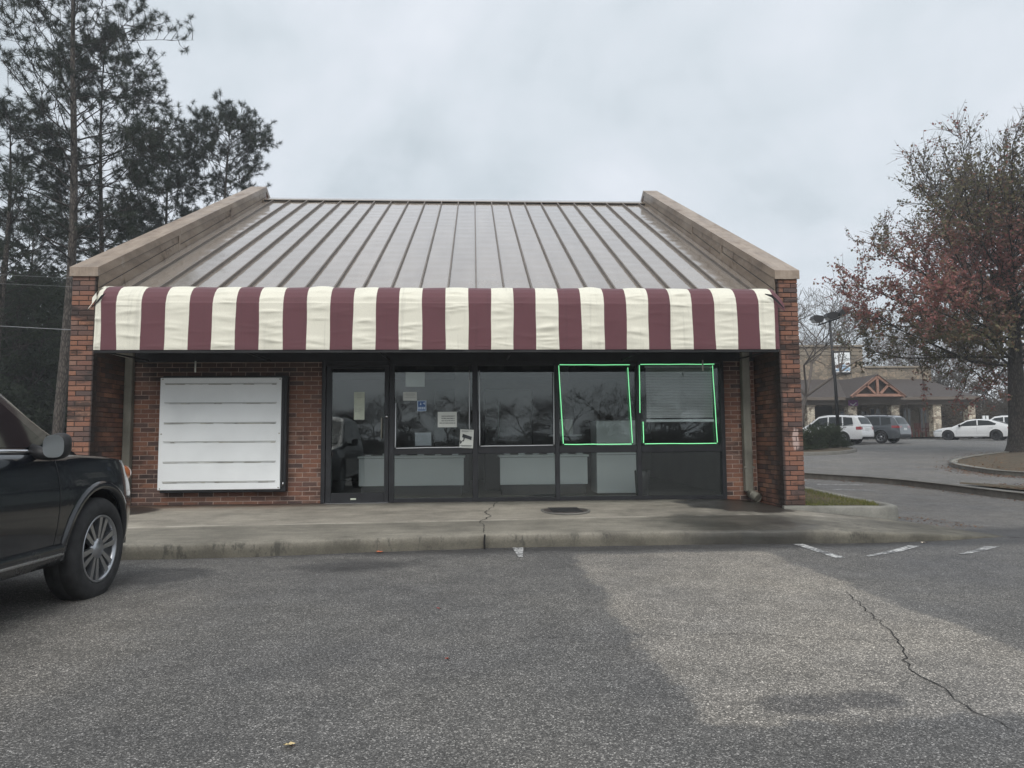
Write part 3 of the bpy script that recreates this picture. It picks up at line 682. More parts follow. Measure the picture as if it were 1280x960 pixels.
# downspouts
def spout(x0, x1, y0, y1, z0, z1, elbow):
    mb = MB(); mb.cbox(x0, x1, y0, y1, z0, z1, .012)
    for k in range(1, 3): mb.box(x0+(x1-x0)*k/3-.004, x0+(x1-x0)*k/3+.004, y0-.005, y0, z0+.02, z1)
    o = mb.build('downspout', M['downspout'], shop); ORG[o] = ORG[shop]
    if elbow:
        mb = MB(); mb.tube([((x0+x1)/2, (y0+y1)/2, z0+.05), ((x0+x1)/2+.01, (y0+y1)/2-.03, z0-.02), ((x0+x1)/2+.07, y0-.12, z0-.085)], [.062, .066, .072], 10, cap=False)
        mb.tube([((x0+x1)/2+.069, y0-.118, z0-.084), ((x0+x1)/2+.02, y0-.03, z0-.03)], [.060, .055], 10, cap=True, smooth=False)
        mb.build('elbow', M['downspout'], o)
    else:
        mb = MB(); mb.cbox(x0-.006, x1+.006, y0-.006, y1, z0, z0+.1, .01); mb.build('elbow', M['downspout'], o)
    for z in (z0+.35, z1-.3):
        mb = MB(); mb.box(x0-.02, x1+.02, y0-.004, y0+.001, z, z+.03); mb.build('strap', M['downspout'], o)
spout(-5.075, -4.965, 10.68, 10.785, .22, 3.0, False)
spout(4.055, 4.175, 10.67, 10.785, .36, 3.0, True)

# ---------------------------------------------------------------- awning
aw = thing('awning', (-.4, 9.4, 2.33), 'long awning of cream and maroon stripes over the shopfront', 'awning')
XA0, XA1 = -4.865, 4.10
prof = [(10.35, 3.31), (10.1, 3.285), (9.88, 3.26), (9.74, 3.235), (9.63, 3.21), (9.55, 3.17), (9.49, 3.115), (9.445, 3.045), (9.425, 2.975), (9.42, 2.965), (9.418, 2.90), (9.416, 2.80), (9.414, 2.70), (9.412, 2.60), (9.41, 2.50), (9.408, 2.42), (9.405, 2.345)]
prof2 = []
for (a, b), (c, e) in zip(prof, prof[1:]):
    for k in range(6): prof2.append((a+(c-a)*k/6, b+(e-b)*k/6))
prof2.append(prof[-1])
bnd = [XA0, -4.78]+[-4.59+.3007*k for k in range(29)]+[4.045, XA1]
def bx(i, z):
    x = bnd[i]; 
    if i in (0, len(bnd)-1): return x
    s = math.sin(i*5.3+z*2.1)*.006+math.sin(i*2.7+z*9)*.0025
    if i < 3: s += -.03*(z-2.6)
    return x+s
for i in range(len(bnd)-1):
    cream = i % 2 == 0
    rr = random.Random(40+i); folds = [(rr.uniform(2.36, 3.2), rr.uniform(.004, .013), rr.uniform(.009, .03), rr.uniform(-.7, .7), rr.uniform(.1, .9)) for _ in range(16 if cream else 3)]
    P = []; nx = 9
    for j, (y, z) in enumerate(prof2):
        row = []
        for k in range(nx):
            u = k/(nx-1); x = bx(i, z)*(1-u)+bx(i+1, z)*u; b = math.sin(PI*u)**.6
            d_ = b*(.006 if cream else .002)
            for zf_, amp, sg, tl, uc in folds:
                q = (z-(zf_+tl*(x-bnd[i])*.25))/sg; env = math.exp(-((u-uc)/.55)**2); d_ += (amp if cream else amp*.35)*math.exp(-q*q)*env*(.35+.65*b)
            d_ += .004*math.sin(x*7+z*5)
            if z > 3.15: row.append((x, y, z+d_*.9))
            else: row.append((x, y-d_, z+(.4*d_ if z > 3 else 0)))
        P.append(row)
    mb = MB(); mb.grid(P); mb.build('awning_stripe', M['cream'] if cream else M['maroon'], aw)
def endp(x, m, sg):
    pts = [(y, z) for y, z in prof]+[(10.35, 2.345)]
    mb = MB(); n = len(pts); mb.add([(x, a, b) for a, b in pts], [tuple(range(n))]); o = mb.build('end_panel', m, aw); return o
endp(XA0+.006, M['cream'], 1); endp(XA1-.006, M['maroon'], -1)
# torn flaps at both ends
mb = MB(); mb.grid([[(-4.865, 9.62, 3.20), (-4.80, 9.60, 3.215)], [(-4.895, 9.52, 3.12), (-4.85, 9.50, 3.16)], [(-4.925, 9.45, 3.03), (-4.86, 9.42, 3.09)], [(-4.905, 9.41, 2.95), (-4.84, 9.395, 3.01)], [(-4.955, 9.40, 2.865), (-4.93, 9.39, 2.885)]]); o = mb.build('torn_flap', M['cream'], aw)
mb = MB(); mb.grid([[(-4.925, 9.43, 2.885), (-4.915, 9.42, 2.905)], [(-4.86, 9.405, 2.93), (-4.845, 9.40, 2.965)], [(-4.80, 9.405, 2.99), (-4.79, 9.40, 3.05)], [(-4.74, 9.41, 3.075), (-4.73, 9.405, 3.085)]]); mb.build('tear', M['black_steel'], aw)
mb = MB(); mb.grid([[(4.08, 9.62, 3.20), (4.12, 9.6, 3.18)], [(4.10, 9.52, 3.13), (4.165, 9.5, 3.07)], [(4.10, 9.44, 3.03), (4.185, 9.42, 2.96)], [(4.1, 9.415, 2.92), (4.19, 9.40, 2.86)]]); mb.build('torn_flap', M['maroon'], aw)
mb = MB(); mb.grid([[(3.92, 9.405, 3.09), (3.92, 9.40, 3.10)], [(4.00, 9.395, 3.05), (4.01, 9.39, 3.085)], [(4.08, 9.395, 2.98), (4.09, 9.39, 3.01)], [(4.165, 9.39, 2.895), (4.17, 9.388, 2.905)]]); mb.build('tear', M['black_steel'], aw)
mb = MB(); mb.cbox(XA0+.01, XA1-.01, 9.42, 9.455, 2.31, 2.35, .004); mb.build('frame_bar', M['black_steel'], aw)
mb = MB(); mb.tube([(XA0+.02, 9.45, 2.95), (XA1-.02, 9.45, 2.95)], .014); mb.build('frame_bar', M['black_steel'], aw)
for k in range(6):
    x = XA0+.1+(XA1-XA0-.2)*k/5
    mb = MB(); mb.tube([(x, 9.44, 2.33), (x, 10.74, 2.36)], .012); mb.tube([(x, 9.45, 2.95), (x, 10.0, 3.22)], .012); mb.build('frame_rib', M['black_steel'], aw)

# ---------------------------------------------------------------- sign box, papers, light strips, interior things
sb = thing('menu_board', (-3.65, 10.7, .45), 'blank white menu board with dark letter tracks on the brick wall left of the door', 'sign board')
mb = MB(); mb.cbox(-4.515, -2.735, 10.66, 10.795, .435, 2.125, .008); mb.build('housing', M['bronze'], sb)
mb = MB(); mb.cbox(-4.535, -2.808, 10.625, 10.658, .478, 2.093, .006); f_ = mb.build('face', M['white_board'], sb); ORG[f_] = ORG[sb]
mb = MB(); mb.box(-2.808, -2.775, 10.64, 10.658, .50, 2.08); mb.build('edge_trim', M['black_steel'], sb)
rr = random.Random(3)
for z in (1.997, 1.717, 1.43, 1.157, .868, .585):
    mb = MB(); x = -4.46
    while x < -2.88:
        l = rr.uniform(.05, .2); h = rr.choice((.002, .004, .007)); mb.box(x, min(x+l, -2.88), 10.617, 10.6255, z-h, z+h*.6); x += l
    mb.build('letter_track', M['track'], f_)
    mb = MB(); mb.box(-4.47, -2.87, 10.6205, 10.6255, z+.011, z+.016); mb.build('letter_track', M['downspout'], f_)
for x_, z_ in ((-4.50, .50), (-2.83, .50), (-4.50, 2.07), (-2.83, 2.07), (-4.50, 1.28), (-2.83, 1.28)):
    mb = MB(); mb.lathe([(0, -.006), (.008, -.005), (.011, 0)], 8, 'y', (x_, 10.625, z_)); mb.build('screw', M['track'], sb)
mb = MB(); mb.tube([(-2.77, 10.65, .52), (-2.77, 10.65, .58)], .01); mb.build('latch', M['chrome'], sb)

def paper(name, x0, x1, z0, z1, m, label, cat, y=10.795, rot=0., lines=None, ink='ink', tape=True):
    cx, cz = (x0+x1)/2, (z0+z1)/2
    o = thing(name, (cx, y, cz), label, cat)
    n = 6; P = [[(x0+(x1-x0)*i/n, y-.002-.006*math.sin(PI*i/n)*math.sin(2+3*j/n), z0+(z1-z0)*j/n) for i in range(n+1)] for j in range(n+1)]
    mb = MB(); mb.grid(P); mb.grid([[(a, b+.0015, c) for a, b, c in r] for r in P][::-1]); mb.build('sheet', m, o)
    if lines:
        mb = MB(); rr = random.Random(len(label))
        for zf_, xa, xb, h in lines:
            z = z0+(z1-z0)*zf_; x = x0+(x1-x0)*xa; xe = x0+(x1-x0)*xb
            while x < xe:      # word shapes, too small to be read in the photograph
                l = rr.uniform(.35, 1.1)*h*3.2; e = min(x+l, xe)
                q = x
                while q < e: 
                    lw = h*.42; mb.box(q, min(q+lw*.75, e), y-.0095, y-.0088, z-h*.5*rr.uniform(.6, 1), z+h*.5*rr.uniform(.6, 1)); q += lw
                x = e+h*.55
        mb.build('printing', M[ink], o)
    o.rotation_euler.y = rot
    return o
paper('receipt_paper', -1.785, -1.630, 1.475, 1.885, M['receipt'], 'long pale receipt strips taped one above another on the glass door', 'paper', y=10.785, lines=[(.94, .1, .9, .006), (.9, .1, .7, .005), (.86, .1, .8, .005), (.8, .1, .9, .005), (.42, .1, .8, .005), (.36, .1, .9, .005), (.3, .1, .6, .005)], ink='faint_ink')
paper('notice_sheet', -1.03, -.745, 1.965, 2.185, M['paper'], 'pale sheet at the top of the window beside the door', 'notice', y=10.83)
paper('notice_sheet', -1.062, -.858, 1.755, 1.885, M['paper'], 'small white sheet left of and above the blue card', 'notice', lines=[(.75, .1, .9, .008), (.55, .2, .8, .006), (.35, .1, .9, .006)], ink='faint_ink')
paper('notice_sheet', -.548, -.264, 1.355, 1.585, M['paper'], 'white notice with four lines of dark print in the middle of the window', 'notice', lines=[(.72, .2, .9, .014), (.57, .2, .88, .013), (.42, .2, .88, .013), (.27, .1, .92, .014)])
paper('notice_sheet', -.885, -.645, 1.085, 1.278, M['paper_grey'], 'shaded grey sheet behind the glass near the sill of the first window', 'notice', y=10.83, lines=[(.75, .1, .5, .01), (.5, .1, .8, .006), (.3, .1, .8, .006)], ink='faint_ink')
o = paper('window_card', -.852, -.717, 1.596, 1.755, M['blue_card'], 'small blue card with pale lettering on the window beside the door', 'card')
mb = MB(); y = 10.788
mb.box(-.852, -.84, y-.002, y-.001, 1.596, 1.755); mb.box(-.729, -.717, y-.002, y-.001, 1.596, 1.755); mb.box(-.84, -.729, y-.002, y-.001, 1.745, 1.755); mb.box(-.84, -.729, y-.002, y-.001, 1.596, 1.606)
mb.prism([(-.815, 1.688), (-.79, 1.688), (-.80, 1.735)], 'y', y-.002, y-.001); mb.prism([(-.77, 1.715), (-.735, 1.69), (-.738, 1.73)], 'y', y-.002, y-.001)
for k in range(4): mb.box(-.836+k*.0265, -.816+k*.0265, y-.002, y-.001, 1.622, 1.66)
mb.build('printing', M['pale_blue'], o)
# surveillance notice
o = paper('camera_sign', -.218, -.018, 1.045, 1.318, M['paper'], 'white sign with a black security camera symbol hung on the window frame', 'sign', y=10.745, rot=math.radians(3))
def P2(u, v): return (-.218+.2*u, 1.045+.273*v)
mb = MB(); y0, y1 = 10.733, 10.7345
mb.prism([P2(.2, .76), P2(.88, .62), P2(.85, .44), P2(.78, .45), P2(.74, .47), P2(.28, .56), P2(.16, .57)], 'y', y0, y1)
mb.prism([P2(.27, .56), P2(.36, .54), P2(.30, .36), P2(.18, .36), P2(.10, .22), P2(.03, .22), P2(.03, .42), P2(.08, .42), P2(.08, .33), P2(.27, .44)], 'y', y0, y1)
mb.box(P2(.05, 0)[0], P2(.92, 0)[0], y0, y1, P2(0, .12)[1], P2(0, .145)[1]); mb.build('camera_symbol', M['ink'], o)
mb = MB()
for v, a, b in ((.93, .1, .9), (.885, .1, .6), (.07, .15, .85)): mb.box(P2(a, 0)[0], P2(b, 0)[0], y0, y1, P2(0, v-.012)[1], P2(0, v+.012)[1])
mb.build('printing', M['faint_ink'], o)

def strip(pts, m, label, r=.008, group='light strips round the upper windows', gap=None):
    o = thing('light_strip', (pts[0][0], 10.75, pts[0][1]), label, 'light strip', group)
    for a, b in zip(pts, pts[1:]):
        n = 5; rr = random.Random(int(a[0]*1000)); P = [(a[0]+(b[0]-a[0])*k/n+rr.uniform(-.002, .002), 10.744-.003*math.sin(k), a[1]+(b[1]-a[1])*k/n+rr.uniform(-.0025, .0025)) for k in range(n+1)]
        mb = MB(); mb.tube(P, r, 6); mb.build('tube', m, o)
    for a in pts[1:-1]:
        mb = MB(); mb.box(a[0]-.012, a[0]+.012, 10.735, 10.757, a[1]-.012, a[1]+.012); mb.build('clip', M['black_steel'], o)
    return o
strip([(-1.165, 1.72), (-1.17, 1.05), (-.10, 1.058)], M['white_led'], 'unlit white strip down the left and along the foot of the first window')
strip([(-.075, 1.33), (-.075, 2.2)], M['white_led'], 'unlit white strip up the right edge of the first window', .006)
strip([(.075, 2.2), (.075, 1.07), (1.185, 1.075), (1.19, 2.17)], M['white_led'], 'unlit white strip round three sides of the second window')
strip([(2.35, 2.28), (1.27, 2.283), (1.325, 1.085), (2.37, 1.085), (2.32, 2.24)], M['green_led'], 'green lit strip round the window left of the blind', .0068)
strip([(2.49, 1.55), (2.50, 2.287), (3.655, 2.287)], M['green_led'], 'green lit strip at the upper left corner of the window with the blind', .0068)
strip([(2.535, 1.42), (2.54, 1.085), (3.665, 1.085), (3.625, 2.27)], M['green_led'], 'green lit strip along the foot and right edge of the window with the blind', .0068)
for x, lb in ((-3.92, 'small pale hook hanging above the white menu board'), (3.33, 'small pale hook hanging in front of the window with the blind')):
    o = thing('awning_hook', (x, 10.3, 2.2), lb, 'hook', 'hooks under the awning')
    mb = MB(); mb.tube([(x, 10.3, 2.30), (x, 10.3, 2.14)], .011, 8); mb.build('pin', M['paper'], o)
    mb = MB(); mb.tube([(x, 10.3, 2.37), (x, 10.3, 2.30)], .006, 6); mb.build('stem', M['black_steel'], o)

def counter(x0, x1, y, z0, z1, label):
    o = thing('counter', ((x0+x1)/2, y, .24), label, 'counter', 'counters inside the shop')
    mb = MB(); mb.cbox(x0, x1, y, y+.02, z0, z1-.03, .004); mb.build('front_panel', M['white_panel'], o)
    mb = MB(); mb.cbox(x0-.02, x1+.02, y-.03, y+.6, z1-.025, z1+.01, .006); mb.build('worktop', M['white_panel'], o)
    mb = MB(); mb.box(x0+.03, x1-.03, y+.03, y+.55, .24, z1-.04); mb.build('carcass', M['dark_plastic'], o)
    for k in range(6):
        xx = x0+(x1-x0)*(k+.5)/6; mb = MB(); mb.box(xx-.05, xx+.05, y+.05, y+.2, z1+.012, z1+.03+.02*(k % 2)); mb.build('tray', M['white_panel'], o)
counter(-1.9, -.18, 12.0, .42, .90, 'white fronted counter seen through the lower window next to the door')
counter(.42, 1.88, 12.0, .42, .90, 'white fronted counter seen through the second and third lower windows')
o = thing('storage_cabinet', (2.35, 12.0, .24), 'tall pale cabinet standing inside behind the third window', 'cabinet')
mb = MB(); mb.cbox(2.02, 2.72, 11.9, 12.5, .27, 1.47, .01); mb.build('body', M['white_panel'], o); mb = MB(); mb.box(2.03, 2.71, 11.893, 11.899, .9, .906); mb.build('door_gap', M['dark_plastic'], o)
o = thing('paper_box', (1.66, 13.0, 1.3), 'small pale box on a shelf seen through the third window', 'box'); mb = MB(); mb.cbox(1.5, 1.75, 12.8, 13.1, 1.25, 1.52, .004); mb.build('carton', M['paper'], o)
mb = MB(); mb.box(1.35, 1.9, 12.7, 13.2, 1.22, 1.25); mb.build('shelf', M['grey_panel'], o)
for x, lb in ((-.2, 'tall dark cooler with a thin bright handle behind the first window'), (.33, 'tall dark cooler with a thin bright handle behind the second window')):
    o = thing('cooler', (x, 13.3, .24), lb, 'cooler', 'coolers inside the shop'); mb = MB(); mb.cbox(x-.25+(.1 if x > 0 else -.3), x+(.75 if x > 0 else .06), 13.3, 14.0, .24, 2.1, .02); mb.build('body', M['dark_plastic'], o)
    hx = -.20 if x < 0 else .44; mb = MB(); mb.tube([(hx, 13.26, 1.2), (hx, 13.26, 1.85)], .011, 6); mb.build('handle', M['white_panel'], o)
o = thing('window_blind', (3.1, 10.9, 1.42), 'half lowered pale slatted blind in the rightmost window', 'blind')
k = 0; z = 2.24
while z > 1.46:
    mb = MB(); mb.add([(2.63, 10.885, z), (3.66, 10.885, z), (3.66, 10.91, z+.022), (2.63, 10.91, z+.022)], [(0, 1, 2, 3)]); mb.build('slat', M['blind'], o); z -= .0245
mb = MB(); mb.cbox(2.62, 3.67, 10.88, 10.915, 1.415, 1.455, .005); mb.build('bottom_rail', M['white_panel'], o)
mb = MB(); mb.tube([(2.66, 10.88, 2.2), (2.66, 10.88, 1.3)], .003, 5); mb.build('cord', M['white_panel'], o)
mb = MB(); mb.cbox(2.62, 3.67, 10.88, 10.93, 2.25, 2.29, .005); mb.build('head_rail', M['white_panel'], o)
o = thing('waste_bin', (2.62, 11.3, .24), 'dark bin just inside the corner of the rightmost window', 'bin'); mb = MB(); mb.lathe([(0, 0), (.1, 0), (.12, .42), (.11, .43), (.09, .05)], 16, 'z', (2.62, 11.25, .24)); mb.build('shell', M['dark_plastic'], o)

# small cover plate in the walkway
o = thing('access_cover', (1.2, 9.62, 0), 'dark oval cover set in the walkway in front of the windows', 'manhole cover')
zc_ = zslab(1.2, 9.62)+.004; mb = MB(); mb.lathe([(0, .006), (.26, .006), (.285, .003), (.29, -.01)], 36, 'z', (1.2, 9.62, zc_)); mb.build('plate', mat('rusty cast iron', rough=.7, fn=grain((.055, .045, .04), .5, 12)), o)
mb = MB(); mb.lathe([(.292, -.01), (.292, .004), (.325, .003), (.33, -.01)], 36, 'z', (1.2, 9.62, zc_)); mb.build('rim', M['kerb'], o)
mb = MB()
for k in range(-4, 5): mb.box(1.2-.2, 1.2+.2, 9.62+k*.05-.008, 9.62+k*.05+.008, zc_+.005, zc_+.010)
mb.build('tread_bar', M['black_steel'], o); o.scale.y = 1.45; o.scale.y = 1.45
# ---------------------------------------------------------------- vehicles
def paint(name, c, rough=.2, flake=.0):
    def fn(t, b):
        p = t.obj(); n = t.noise(p, 1.3, 3); d_ = t.sstep(t.xyz(p)[2], .75, .25)
        dirt = t.math('MULTIPLY', d_, t.ramp(t.noise(p, 5, 5, .7), [(.35, 0.1), (.7, .8)]))
        k = t.mix(t.math('MULTIPLY', dirt, .22), c, (.14, .135, .125))
        t.put(b.inputs['Base Color'], k); t.put(b.inputs['Roughness'], t.math('ADD', rough, t.math('MULTIPLY', dirt, .2)))
    return mat(name, c, rough, coat=.8, fn=fn)
M['black_paint'] = paint('black car paint', (.006, .008, .012)); M['white_paint'] = paint('white car paint', (.72, .73, .73)); M['slate_paint'] = paint('slate grey car paint', (.075, .085, .095))
M['tint'] = mat('tinted car glass', (.012, .016, .017), .04, spec=.45); M['tyre'] = mat('tyre rubber', rough=.8, fn=grain((.022, .022, .023), .4, 14, 90, .3))
M['alloy'] = mat('machined alloy', (.42, .43, .45), .3, .9); M['alloy_dark'] = mat('dark wheel pocket', (.025, .025, .028), .45, .3)
M['mirror'] = mat('mirror glass', (.40, .43, .44), .35, 1.); M['trim'] = mat('black car trim', (.018, .018, .02), .55); M['lamp_red'] = mat('red lamp lens', (.28, .012, .02), .15, coat=1); M['lamp_amber'] = mat('amber lamp lens', (.55, .17, .06), .15, coat=1)
M['lamp_clear'] = mat('clear lamp lens', (.5, .52, .53), .08, .3, coat=1); M['plate'] = mat('number plate', (.6, .62, .62), .5)

def make_wheel(parent, x, y, r, wd, side, rim=M['alloy'], pocket=M['alloy_dark'], spokes=6, n=40, rimr=.66):
    """wheel standing at (x, y); side = +1 when the outer face looks towards +x"""
    z = r-.012; s = side; q = r*rimr
    mb = MB(); pr = [(q, -.42), (q*1.02, -.5), (r*.80, -.52), (r*.93, -.47), (r*.985, -.38), (r, -.30), (r*.992, -.18), (r, -.16), (r, .02), (r*.992, .04), (r*.992, .06), (r, .08), (r, .30), (r*.985, .38), (r*.95, .45), (r*.93, .47), (r*.86, .515), (r*.80, .52), (q*1.04, .5), (q, .44)]
    mb.lathe([(a, b*wd*s) for a, b in pr], n, 'x', (x, y, z)); ty = mb.build('tyre', M['tyre'], parent, fix=True)
    mb = MB(); mb.lathe([(q*1.0, -.45*wd*s), (q*1.0, .46*wd*s), (q*.985, .49*wd*s), (q*.93, .47*wd*s), (q*.91, .34*wd*s), (q*.90, -.2*wd*s), (0, -.2*wd*s)], n, 'x', (x, y, z))
    rm = mb.build('rim', rim, parent, fix=True); ORG[rm] = off(parent)
    mb = MB(); mb.lathe([(0, .15*wd*s), (q*.80, .12*wd*s), (q*.91, .1*wd*s)], 24, 'x', (x, y, z)); mb.build('brake_disc', pocket, rm, fix=True)
    for k in range(spokes):
        a = 2*PI*k/spokes+.26
        for da in (-.17, .17):
            ca, sa = math.cos(a), math.sin(a); tx, tz = -sa, ca; P = []
            for rr_, wz, xx in ((q*.20, q*.05, .40), (q*.55, q*.07, .42), (q*.93, q*.085, .44)):
                o_ = math.tan(da)*rr_*.85+ (.035*q*(1 if da > 0 else -1)); P.append((rr_, o_, wz, xx))
            vs = []
            for rr_, o_, wz, xx in P:
                for sg, dx in ((-1, -.14), (-1, 0), (1, 0), (1, -.14)):
                    oo = o_+sg*wz; vs.append((x+s*wd*(xx+dx), y+ca*rr_+tx*oo, z+sa*rr_+tz*oo))
            fs = []
            for i in range(2):
                for j in range(3): fs.append((i*4+j, i*4+j+1, i*4+j+5, i*4+j+4))
            mb = MB(); mb.add(vs, fs); mb.build('spoke', rim, rm, fix=True)
    mb = MB(); mb.lathe([(0, .46*wd*s), (q*.13, .455*wd*s), (q*.17, .43*wd*s), (q*.30, .41*wd*s), (q*.31, .28*wd*s)], 20, 'x', (x, y, z)); mb.build('hub', rim, rm, fix=True)

def make_car(name, loc, rz, label, group, sp):
    """body pointing along local +y"""
    L, W, H = sp['L'], sp['W'], sp['H']; hl, hw = L/2, W/2; wr = sp['wr']; R = wr*1.17; ZS = sp['sill']
    o = thing(name, loc, label, sp['cat'], group, rz); ORG[o] = Vector((0, 0, 0))
    P = sp['paint']
    belt = lambda y: interp(sp['belt'], y); roof = lambda y: interp(sp['roof'], y)
    cr = sp.get('corner', .75); ct = sp.get('ctaper', .2)
    def plan(y):
        u = max(0, (abs(y)-(hl-cr))/cr); return hw*(1-ct*u**2.3)
    def bulge(z, y):
        zt = belt(y); m = ZS+(zt-ZS)*.55
        return 1-.035*((z-m)/(m-ZS))**2 if z < m else 1-.045*((z-m)/max(.05, zt-m))**2
    fe = sp.get('fe', [(.2, .10), (.35, .02), (.6, 0), (.8, .05), (1.0, .16), (1.2, .3)]); re_ = sp.get('re', [(.2, .1), (.4, 0), (.6, .0), (.9, .04), (1.1, .08)])
    def yy(y, z):
        a = abs(y); k = hl-.6
        if a <= k: return y
        e = interp(fe if y > 0 else re_, z); return math.copysign(k+(a-k)*(1-e/.6), y)
    def zb(y):
        z = ZS+(.0 if abs(y) < hl-.5 else .0)
        for yw in (sp['yf'], sp['yr']):
            dy = abs(y-yw)
            if dy < R: z = max(z, wr-.01+math.sqrt(R*R-dy*dy))
        return z
    st = [-hl+L*i/44 for i in range(45)]+[hl-.04, hl-.1, -hl+.04, -hl+.1]
    st = [y for y in st if all(abs(abs(y-yw)-R) > .03 for yw in (sp['yf'], sp['yr']))]
    for yw in (sp['yf'], sp['yr']):
        st += [yw+R*math.cos(PI*k/14) for k in range(1, 14)]
        zs = ZS-(wr-.01)
        st += [yw-R-.0005, yw+R+.0005, yw-R+.002, yw+R-.002]
    st = sorted(set(round(y, 4) for y in st)); lv = [0, .06, .18, .32, .46, .6, .74, .86, .94, 1]
    rows = []
    for y in st:
        b, tp = zb(y), belt(y); half = []
        for u in lv:
            z = b+(tp-b)*u; x = plan(y)*bulge(z, y); half.append((x, yy(y, z), z))
        xt = half[-1][0]; cw = sp.get('crown', .045)
        for q in (.975, .92, .75, .5, .25, 0): z = tp+cw*(1-q**2)**.6*.9; half.append((xt*q, yy(y, z), z))
        rows.append([(-a, b2, c) for a, b2, c in half[:-1]]+half[::-1])
    mb = MB(); mb.grid(rows)
    for r in (rows[0], rows[-1]):
        n = len(r); vs = r; mb.add(vs, [(i, i+1, n-2-i, n-1-i) for i in range(n//2-1)]+[(n//2-1, n//2, n//2+1)], 0, True)
    bd = mb.build('body', P, o, fix=True)
    # floor pan
    mb = MB(); mb.box(-hw*.88, hw*.88, -hl+.35, hl-.35, ZS-.03, ZS+.02); 
    for yw in (sp['yf'], sp['yr']):
        for s in (-1, 1):
            ang = [PI*k/14-.25 for k in range(-0, 18)]
            mb.grid([[(s*plan(yw)*.955, yw+R*.995*math.cos(a), max(ZS-.02, wr-.01+R*.995*math.sin(a))), (s*(plan(yw)-.34), yw+R*.995*math.cos(a), max(ZS-.02, wr-.01+R*.995*math.sin(a)))] for a in ang])
            mb.add([(s*(plan(yw)-.33), yw+R*math.cos(2*PI*k/20), max(ZS-.02, wr-.01+R*math.sin(2*PI*k/20))) for k in range(20)], [tuple(range(20))])
    mb.build('underbody', M['trim'], o)
    # greenhouse
    g0, g1 = sp['roof'][0][0], sp['roof'][-1][0]; tb = sp.get('tumble', .2)
    def gx(y, z):
        zb_ = belt(y); xb = plan(y)*bulge(zb_, y)*.985; return xb*(1-tb*max(0, z-zb_+.01)/(H-zb_)**1.0)
    def gtop(y, q):   # roof surface, q = fraction of half width
        zt = roof(y); return zt-.055*(q**4)-.02*q*q
    gs = sorted(set([g0+(g1-g0)*i/36 for i in range(37)]+[p[0] for p in sp['roof']])); rows = []
    for y in gs:
        b, tp = belt(y)-.01, max(roof(y), belt(y)); half = []
        for u in (0, .2, .4, .6, .8, .93, 1):
            z = b+(tp-.07*min(1, (tp-b)/.3)-b)*u; half.append((gx(y, z), y, z))
        xt = half[-1][0]
        for q in (.985, .94, .86, .7, .45, .2, 0): half.append((xt*q, y, max(b, tp-.07*min(1, (tp-b)/.3)*(q**5))+0))
        rows.append([(-a, b2, c) for a, b2, c in half[:-1]]+half[::-1])
    mb = MB(); mb.grid(rows); mb.build('cabin', P, o, fix=True)
    def patch_side(poly, m, nm, e=.007):
        for s in (-1, 1):
            # dense polygon following the side
            pts = []
            for (a, b), (c, d_) in zip(poly, poly[1:]+poly[:1]):
                for k in range(4): pts.append((a+(c-a)*k/4, b+(d_-b)*k/4))
            mb = MB(); mb.add([(s*(gx(y, z)+e), y, z) for y, z in pts], [tuple(range(len(pts)))]); mb.build(nm, m, o, fix=False)
    for poly in sp['windows']: patch_side(poly, M['tint'], 'side_window')
    for poly in sp.get('pillars', []): patch_side(poly, M['trim'], 'pillar_trim', .005)
    def patch_slope(y0, y1, nm, ins=.86):
        P_ = []
        for i in range(9):
            y = y0+(y1-y0)*i/8; zt = max(roof(y), belt(y)); xt = gx(y, zt-.07*min(1, (zt-belt(y))/.3)); r = []
            for k in range(11):
                q = (-1+.2*k)*ins; r.append((xt*q, y+.006*(1 if y1 < y0 else -1)*(1 if y0 > 0 else -1)*0+(.012 if y0 > 0 else -.012), zt-.07*min(1, (zt-belt(y))/.3)*(abs(q)**5)+.008))
            P_.append(r)
        mb = MB(); mb.grid(P_); mb.build(nm, M['tint'], o, fix=True)
    ws = sp['windscreen']; patch_slope(ws[0], ws[1], 'windscreen', .9)
    rs = sp['rear_screen']; patch_slope(rs[0], rs[1], 'rear_window', .82)
    # side trim
    for s in (-1, 1):
        def X(y, z, e=0): return s*(plan(y)*bulge(z, y)+e)
        for yw in (sp['yf'], sp['yr']):     # wheel arch lip
            P_ = []
            a0 = math.asin(max(-.9, (ZS-(wr-.01))/R)); n = 22
            for k in range(n+1):
                a = a0+(PI-2*a0)*k/n; r = []
                for rr_, e in ((R-.012, -.03), (R-.004, .004 if sp.get('flare') else .003), (R+.012, sp.get('flare', .006)), (R+.045, sp.get('flare', .006)), (R+.058, .0)):
                    y, z = yw+rr_*math.cos(a), wr-.01+rr_*math.sin(a); z = min(z, belt(y)-.02); r.append((X(y, z, e), yy(y, z), z))
                P_.append(r)
            mb = MB(); mb.grid(P_); mb.build('wheel_arch', sp.get('arch', P), o, fix=True)
        y0, y1 = sp['yr']+R+.03, sp['yf']-R-.03
        P_ = [[(X(y0+(y1-y0)*k/12, z, e), y0+(y1-y0)*k/12, z) for z, e in ((ZS-.03, -.06), (ZS-.02, .01), (ZS+.09, .022), (ZS+.12, .004))] for k in range(13)]
        mb = MB(); mb.grid(P_); mb.build('sill', sp.get('silltrim', P), o, fix=True)
        if sp.get('chrome'):
            zc0 = sp['chrome']; P_ = [[(X(y0+(y1-y0)*k/12, z, e), y0+(y1-y0)*k/12, z) for z, e in ((zc0-.012, .004), (zc0-.01, .018), (zc0+.01, .018), (zc0+.014, .004))] for k in range(13)]
            mb = MB(); mb.grid(P_); mb.build('side_moulding', M['chrome'], o, fix=True)
